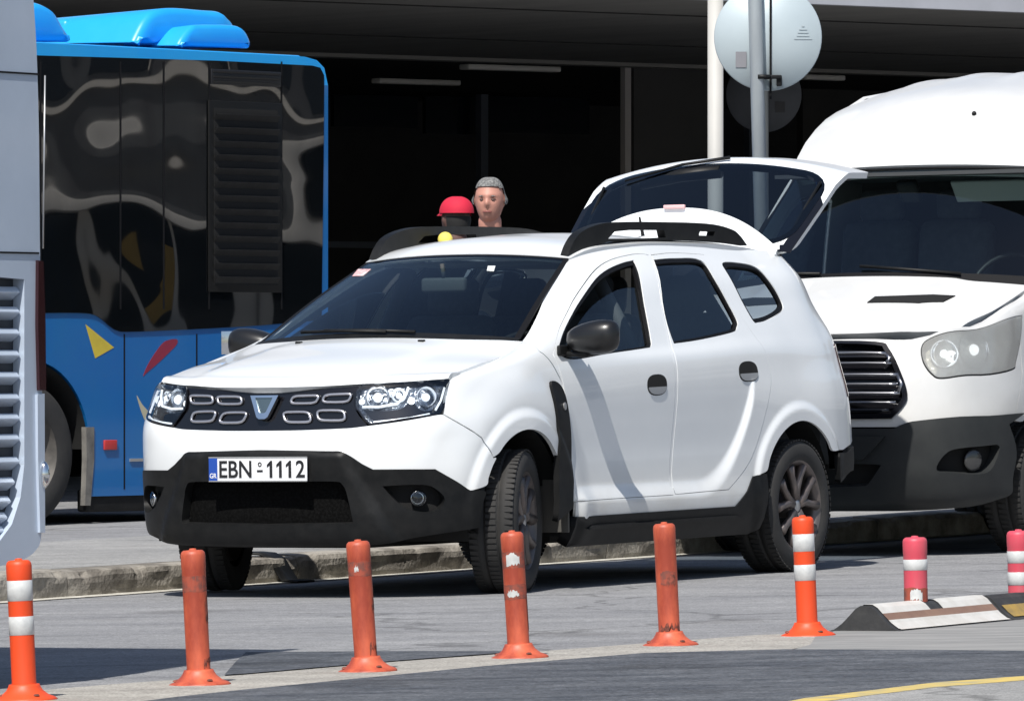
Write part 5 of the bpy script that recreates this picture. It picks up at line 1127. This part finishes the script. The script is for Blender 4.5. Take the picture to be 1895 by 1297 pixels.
sg_, inv, cc, pr = roundsign(1422, 68, 39.5, 100, None, M['signback'], 'round sign seen from its pale grey back, on the leaning steel pole', (1397, 0, 1424, 26), 0, [((1372, 110), (20, 29))])
for py in (143,):
    a = inv @ at(1411, 39.5, py=py); MB().lathe([(pr * 1.02, -.012), (pr * 1.22, -.012), (pr * 1.22, .012), (pr * 1.02, .012)], a, 'z', 24).box(a + Vector((.06, .0, 0)), (.09, .02, .022), bev=.004).box(a + Vector((.095, .03, -.02)), (.03, .05, .06), bev=.005).build('clamp', M['plastic'], sg_)
a = inv @ at(1425, 39.5, py=60); MB().box((a.x + .005, cc.y - .006, a.z), (.012, .01, .75)).build('sign_rail', M['seal'], sg_)
# small embossed maker's mark on the sign back (tiny pyramid-like stamp)
a = inv @ at(1487, 39.5, py=60)
stp = MB(); 
for i, (w_, z_) in enumerate(((.10, -.035), (.07, -.018), (.06, .0), (.045, .018), (.015, .036))): stp.box((a.x, cc.y - .003, a.z + z_), (w_, .002, .006))
stp.build('stamp', mat('stamp_grey', (.36, .42, .45), .6), sg_)
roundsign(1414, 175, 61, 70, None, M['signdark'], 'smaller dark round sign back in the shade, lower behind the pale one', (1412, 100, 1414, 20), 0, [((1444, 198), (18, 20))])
def plainpole(px, Y, wpx, ytop, mt_, label, z0=0.):
    b = at(px, Y, z=0); b.z = gz(b.x) + z0 if Y < 44 else z0; t = thing('support_pole', Matrix.Translation(b), label, 'pole')
    h = at(px, Y, py=ytop).z - b.z; r = wpx * Y / FPX / 2
    MB().tube([(0, 0, -.05), (0, 0, h)], r, 24).build('shaft', mt_, t); MB().lathe([(r * 1.9, 0), (r * 1.9, .025), (r * 1.3, .03), (r, .06)], n=24).build('foot_plate', mt_, t, fix=False)
    return t
plainpole(1324, 46, 29, -60, mat('pole_white', (.50, .49, .46), .6, noise=(4, .35, .7), c2=(.42, .41, .385), stretch=(1, 1, .25)), 'thick off-white pole standing left of the pale round sign')
# ================================================================== terminal building with deep canopy
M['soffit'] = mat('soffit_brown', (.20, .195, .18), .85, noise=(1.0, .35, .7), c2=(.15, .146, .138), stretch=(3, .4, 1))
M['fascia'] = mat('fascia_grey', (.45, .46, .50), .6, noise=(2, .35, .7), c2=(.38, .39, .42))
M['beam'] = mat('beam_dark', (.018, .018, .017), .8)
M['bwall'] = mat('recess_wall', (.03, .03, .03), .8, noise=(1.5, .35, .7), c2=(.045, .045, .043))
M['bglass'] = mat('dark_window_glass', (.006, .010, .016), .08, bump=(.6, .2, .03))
SH = 3.95

def onz(px, py, z): o, d = ray(px, py); t = (z - o.z) / d.z; return o + d * t
P1, P2 = onz(560, 97, SH), onz(1895, 140, SH); UD = (P2 - P1); UD.z = 0; UD.normalize(); UN = Vector((UD.y, -UD.x, 0))   # UN points to the camera
P3 = onz(1700, 6, SH); dep = (P3 - P1).dot(UN)
BM = Matrix(((UD.x, UN.x, 0, P1.x), (UD.y, UN.y, 0, P1.y), (0, 0, 1, 0), (0, 0, 0, 1)))
bl = thing('terminal_building', BM, 'large dark terminal building with deep canopy and unlit glazed recess', 'building')
def bpx(px, py, y): p = plane_px(BM, px, py, (0, y, 0)); return (p.x, p.z)
XL, XR = -60, 60
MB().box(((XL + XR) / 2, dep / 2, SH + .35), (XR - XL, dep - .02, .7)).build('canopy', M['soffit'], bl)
MB().box(((XL + XR) / 2, dep + .06, SH + .55), (XR - XL, .12, 1.2)).build('fascia', M['fascia'], bl)
for k in range(2):
    yy = dep * (k + .7) / 2.3; MB().box(((XL + XR) / 2, yy, SH - .004), (XR - XL, .03, .012)).build('soffit_joint', M['beam'], bl)
MB().box(((XL + XR) / 2, -.15, SH + .035), (XR - XL, .28, .14)).build('edge_beam', mat('edge_beam_grey', (.26, .25, .23), .7), bl)
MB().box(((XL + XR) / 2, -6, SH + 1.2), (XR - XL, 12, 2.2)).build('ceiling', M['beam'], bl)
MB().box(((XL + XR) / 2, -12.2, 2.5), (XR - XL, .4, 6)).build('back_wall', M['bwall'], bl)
MB().box(((XL + XR) / 2, -6, SH + 4), (XR - XL, 14, 6)).build('upper_storey', M['fascia'], bl)
# recess floor-to-ceiling glazing with a few mullions
for (a0, a1, t0, t1) in ((615, 770, 175, 238), (785, 885, 178, 250), (895, 1088, 178, 250)):
    (x0, z1), (x1, z0) = bpx(a0, t0, -9), bpx(a1, t1, -9)
    MB().box(((x0 + x1) / 2, -9, (z0 + z1) / 2), (x1 - x0, .06, z1 - z0)).build('upper_window', M['bglass'], bl)
x0, z0 = bpx(892, 175, -8.8); MB().box((x0, -8.8, z0 / 2), (.10, .10, z0)).box((x0 - 4.6, -8.8, z0 / 2), (.08, .10, z0)).box((x0 + 3.9, -8.8, z0 / 2), (.08, .10, z0)).box((x0 - .3, -8.8, 2.3), (8.6, .08, .07)).build('glazing_frame', mat('mullion_blue_grey', (.10, .12, .15), .5), bl)
x0, z0 = bpx(1158, 118, -.6); MB().box((x0, -.6, SH / 2), (.075, .075, SH)).build('canopy_post', mat('post_grey', (.5, .47, .44), .7), bl)
(x0, z1), (x1, z0) = bpx(1167, 122, -1.2), bpx(1306, 400, -1.2)
MB().box(((x0 + x1) / 2, -1.2, z1 / 2), (x1 - x0, .1, z1)).build('wall_panel', mat('panel_charcoal', (.075, .073, .070), .8, noise=(1.2, .35, .7), c2=(.06, .06, .058)), bl)
(x0, z1), (x1, z0) = bpx(1480, 165, -2), bpx(1640, 600, -2)
MB().box(((x0 + x1) / 2, -2, z1 / 2), (x1 - x0, .1, z1)).build('wall_panel', mat('panel_charcoal_b', (.035, .033, .031), .8, noise=(1.2, .35, .7), c2=(.024, .024, .023)), bl)
for (a0, a1, yy, dpt) in ((858, 1030, 124, -1.5), (695, 845, 150, -4.), (1482, 1556, 143, -1.5)):
    (x0, z0), (x1, _) = bpx(a0, yy, dpt), bpx(a1, yy, dpt)
    MB().box(((x0 + x1) / 2, dpt, z0), (x1 - x0, .16, .055), bev=.015).build('strip_light', mat('unlit_tube', (.8, .77, .7), .5), bl)
(x0, z0) = bpx(720, 487, -6); MB().box((x0, -6, .9), (40, .05, .05)).box((x0, -6, .5), (40, .03, .9)).build('low_rail', M['beam'], bl)
# pale line of the far kerb / low wall behind the bus
# ================================================================== added office block, out of view, shaped for the bus windows to mirror
OB = thing('added_office_block', Matrix.Translation((46, 66, 0)) @ Matrix.Rotation(R(8), 4, 'Z'), 'added unseen office block beyond the right edge, mirrored in the bus windows', 'building')
M['oc'] = mat('office_concrete', (.70, .66, .60), .8, noise=(.8, .35, .7), c2=(.55, .52, .47)); M['oy'] = mat('office_ochre', (.80, .50, .12), .8)
MB().box((4, 0, 6), (8, 60, 12)).build('wall', mat('office_slate', (.10, .105, .11), .8, noise=(.8, .35, .7), c2=(.07, .07, .075)), OB)
for z_ in (4.9, 7.4): MB().box((-.12, 0, z_), (.2, 60, .28)).build('string_course', M['oc'], OB)
MB().box((-.05, 0, 1.5), (.2, 59, 3.0)).build('ground_floor_glass', M['bglass'], OB)
MB().box((-2, 0, 3.35), (4, 60, .5), bev=.03).build('awning', M['oc'], OB)
for i in range(20):
    y = -28 + i * 3; wd = rnd.choice((1.6, 2.2)); fr0 = MB().box((-.02, y, 6.2), (.12, wd, 1.7)).build('window', M['bglass'], OB)
    MB().box((-.10, y + wd / 2, 6.2), (.1, .12, 1.8)).build('frame', M['oc'], fr0)
    if i % 2 == 0: MB().box((-2.2, y + .8, 1.55), (.35, .35, 3.1)).build('column', M['oc'], OB)
    if i % 5 == 1: MB().box((-.2, y, 1.1), (.08, 1.4, .9)).build('poster_panel', M['oy'], OB)
# ================================================================== people behind the SUV
def person(X, Y, h, label, skin, shirt, hair, cap=None, face_yaw=0., badge=None):
    g = gz(X) + .132
    t = thing('person', Matrix.Translation((X, Y, g)) @ Matrix.Rotation(face_yaw, 4, 'Z') @ Matrix.Diagonal((h / 1.8,) * 3 + (1,)), label, 'person', )
    # skeleton: pelvis root, legs, spine, arms (arms bent, hands in front)
    J = [(0, 0, .95, .13), (.10, .0, .88, .095), (.11, .0, .50, .062), (.11, .02, .09, .045), (.12, -.14, .03, .038), (-.10, .0, .88, .095), (-.11, .0, .50, .062), (-.11, .02, .09, .045), (-.12, -.14, .03, .038),
         (0, .0, 1.15, .135), (0, .01, 1.35, .15), (0, .01, 1.47, .075), (0, .0, 1.54, .058), (0, -.015, 1.62, .075),
         (.17, .01, 1.42, .065), (.23, .02, 1.16, .045), (.20, -.18, 1.05, .036), (.19, -.26, 1.03, .026), (-.17, .01, 1.42, .065), (-.23, .02, 1.16, .045), (-.20, -.18, 1.05, .036), (-.19, -.26, 1.03, .026)]
    E_ = [(0, 1), (1, 2), (2, 3), (3, 4), (0, 5), (5, 6), (6, 7), (7, 8), (0, 9), (9, 10), (10, 11), (11, 12), (12, 13), (10, 14), (14, 15), (15, 16), (16, 17), (10, 18), (18, 19), (19, 20), (20, 21)]
    V_ = list(J); ed_ = list(E_)
    for wr, sx in ((17, 1), (21, -1)):
        for k, (dx, ln) in enumerate(((-.026, .065), (-.009, .075), (.009, .072), (.026, .058))):
            b = J[wr]; i0 = len(V_); V_.append((b[0] + dx, b[1] - .035, b[2] - .005, .010)); V_.append((b[0] + dx, b[1] - .035 - ln * .55, b[2] - .014, .009)); V_.append((b[0] + dx, b[1] - .035 - ln * .8, b[2] - .014 - ln * .45, .0075))
            ed_ += [(wr, i0), (i0, i0 + 1), (i0 + 1, i0 + 2)]
        b = J[wr]; i0 = len(V_); V_.append((b[0] - sx * .035, b[1] - .01, b[2] + .005, .011)); V_.append((b[0] - sx * .055, b[1] - .045, b[2] - .01, .009)); ed_ += [(wr, i0), (i0, i0 + 1)]
    me = bpy.data.meshes.new('body'); me.from_pydata([v[:3] for v in V_], ed_, []); o = bpy.data.objects.new('body', me); COL.objects.link(o)
    o.modifiers.new('skin', 'SKIN'); sv = me.skin_vertices[0].data
    for i, v in enumerate(V_): sv[i].radius = (v[3], v[3]); sv[i].use_root = (i == 0)
    sb = o.modifiers.new('sub', 'SUBSURF'); sb.levels = 2; sb.render_levels = 2
    dg = bpy.context.evaluated_depsgraph_get(); bm = bmesh.new(); bm.from_mesh(o.evaluated_get(dg).to_mesh()); bpy.data.objects.remove(o)
    # head: sculpted ellipsoid with brow, nose, chin, ears
    hd = bmesh.new(); bmesh.ops.create_uvsphere(hd, u_segments=64, v_segments=48, radius=1)
    for v in hd.verts:
        x, y, z = v.co; f = max(0, -y)
        hz_ = abs(z) ** 2.6; X_ = x / max(.05, math.sqrt(max(1e-6, 1 - z * z))) ** .35 * .073 * (1 - .20 * max(0, -z)) if abs(z) < .995 else 0; Y_ = y / max(.05, math.sqrt(max(1e-6, 1 - z * z))) ** .3 * .092 if abs(z) < .995 else 0; Z_ = z * .114
        Y_ += -.024 * math.exp(-((x / .16) ** 2 + ((z + .12) / .20) ** 2)) * (f > .2)                 # nose
        Y_ += .010 * f * math.exp(-(((abs(x) - .38) / .2) ** 2 + ((z - .06) / .12) ** 2))              # eye sockets
        Y_ += -.008 * f * math.exp(-((z - .25) / .12) ** 2)                                         # brow
        Y_ += -.010 * f * math.exp(-((x / .3) ** 2 + ((z + .78) / .16) ** 2))                        # chin
        Y_ += -.006 * f * math.exp(-((x / .28) ** 2 + ((z + .45) / .06) ** 2))                       # lips
        X_ += math.copysign(.014, x) * math.exp(-(((y - .1) / .14) ** 2 + ((z + .0) / .22) ** 2)) * (abs(x) > .8)   # ears
        v.co = (X_, Y_ - .02, Z_ + 1.675)
    me2 = bpy.data.meshes.new('tmp'); hd.to_mesh(me2); bm.from_mesh(me2); me3 = bpy.data.meshes.new('body'); bm.to_mesh(me3)
    for p in me3.polygons: p.use_smooth = True
    me3.materials.append(skin); body = bpy.data.objects.new('body', me3); COL.objects.link(body); body.parent = t
    for ex in (.028, -.028):
        MB().ell((ex, -.101, 1.680), (.010, .006, .0048), 10, 6).build('eye', mat('eye_dark', (.10, .06, .05), .4), t)
        MB().tube([(ex - .014, -.106, 1.696), (ex, -.110, 1.699), (ex + .014, -.105, 1.696)], .0028, 6).build('eyebrow', hair, t)
    MB().tube([(-.022, -.104, 1.618), (0, -.112, 1.620), (.022, -.104, 1.618)], .004, 6).build('mouth', mat('lips', (.28, .10, .09), .5), t)
    def shell(name, m_, cond, off):
        b2 = bmesh.new(); b2.from_mesh(me3); b2.normal_update()
        kill = [v for v in b2.verts if not cond(v.co)]
        for v in b2.verts: v.co += v.normal * off
        bmesh.ops.delete(b2, geom=kill, context='VERTS'); m4 = bpy.data.meshes.new(name); b2.to_mesh(m4); b2.free(); m4.materials.append(m_)
        ob = bpy.data.objects.new(name, m4); COL.objects.link(ob); ob.parent = t; return ob
    shell('shirt', shirt, lambda c: .93 < c.z < 1.475 and (abs(c.x) < .30) and c.y > -.16, .012)
    shell('trousers', mat('trousers', (.02, .022, .03), .9), lambda c: .10 < c.z < .97 and abs(c.x) < .24 and c.y > -.16, .012)
    shell('shoes', mat('shoes', (.02, .018, .016), .6), lambda c: c.z < .11, .010)
    shell('hair', hair, (lambda c: c.z > 1.735 + max(0, -c.y - .05) * .15 or (c.z > 1.66 and c.y > -.03 and abs(c.x) > .04) or (c.z > 1.64 and c.y > .01)) if not cap else (lambda c: 1.62 < c.z < 1.70 and c.y > .01), .007)
    if cap:
        mb = MB(); pr = [(.092 * math.cos(a) ** .8, .092 * math.sin(a)) for a in np.linspace(0, math.pi / 2, 9)][::-1]
        pr[0] = (0, .085)
        mb.lathe(pr, (0, -.005, 1.715), n=28); mb.v = [(x, y * 1.18, z) for x, y, z in mb.v]
        vs = []; n = 14
        for i in range(n + 1):
            a = math.pi * (i / n) + math.pi
            for r_, dz in ((1.0, 0), (1.75, -.02)): vs.append((.084 * math.cos(a) * (1 if r_ == 1 else 1.05), -.005 + .103 * math.sin(a) * r_, 1.722 + dz))
        mb.add(vs, [(2 * i, 2 * i + 1, 2 * i + 3, 2 * i + 2) for i in range(n)], True)
        mb.build('cap', cap, t, fix=False)
    if badge: MB().ell(badge[1], badge[2], 16, 10).build('collar_pin' if 0 else 'neckerchief', badge[0], t)
    return t
px1 = at(907, 37.6, z=0)
person(px1.x, px1.y, (at(907, 37.6, py=326).z - gz(0) - .132), 'grey haired person in dark clothes standing behind the SUV roof', mat('skin_warm', (.50, .24, .18), .55), mat('dark_shirt', (.015, .016, .02), .9), mat('grey_hair', (.26, .26, .25), .95, noise=(90, .4, .6), c2=(.12, .12, .12), bump=(120, 1., .01)), face_yaw=R(-8))
px2 = at(846, 38.2, z=0)
person(px2.x, px2.y, (at(846, 38.2, py=364).z - gz(0) - .132), 'person wearing a red cap behind the SUV roof', mat('skin_dark', (.10, .05, .04), .7), mat('dark_jacket', (.012, .012, .014), .9), mat('dark_hair', (.01, .01, .01), .8), cap=mat('red_cap', (.55, .012, .04), .8, noise=(20, .35, .7), c2=(.52, .01, .04)), face_yaw=R(180 + 25), badge=None)  # even dark skin tone
YB = CARM @ (plane_px(CARM, 824, 443, (0, -.45, 0)))
tag(MB().ell(YB, (.036, .036, .036), 20, 14).build('yellow_ball', mat('yellow_foam', (.75, .62, .12), .7, bump=(200, .3, .002)), None), 'small round yellow ball resting on the SUV roof beside the far rail', 'ball')
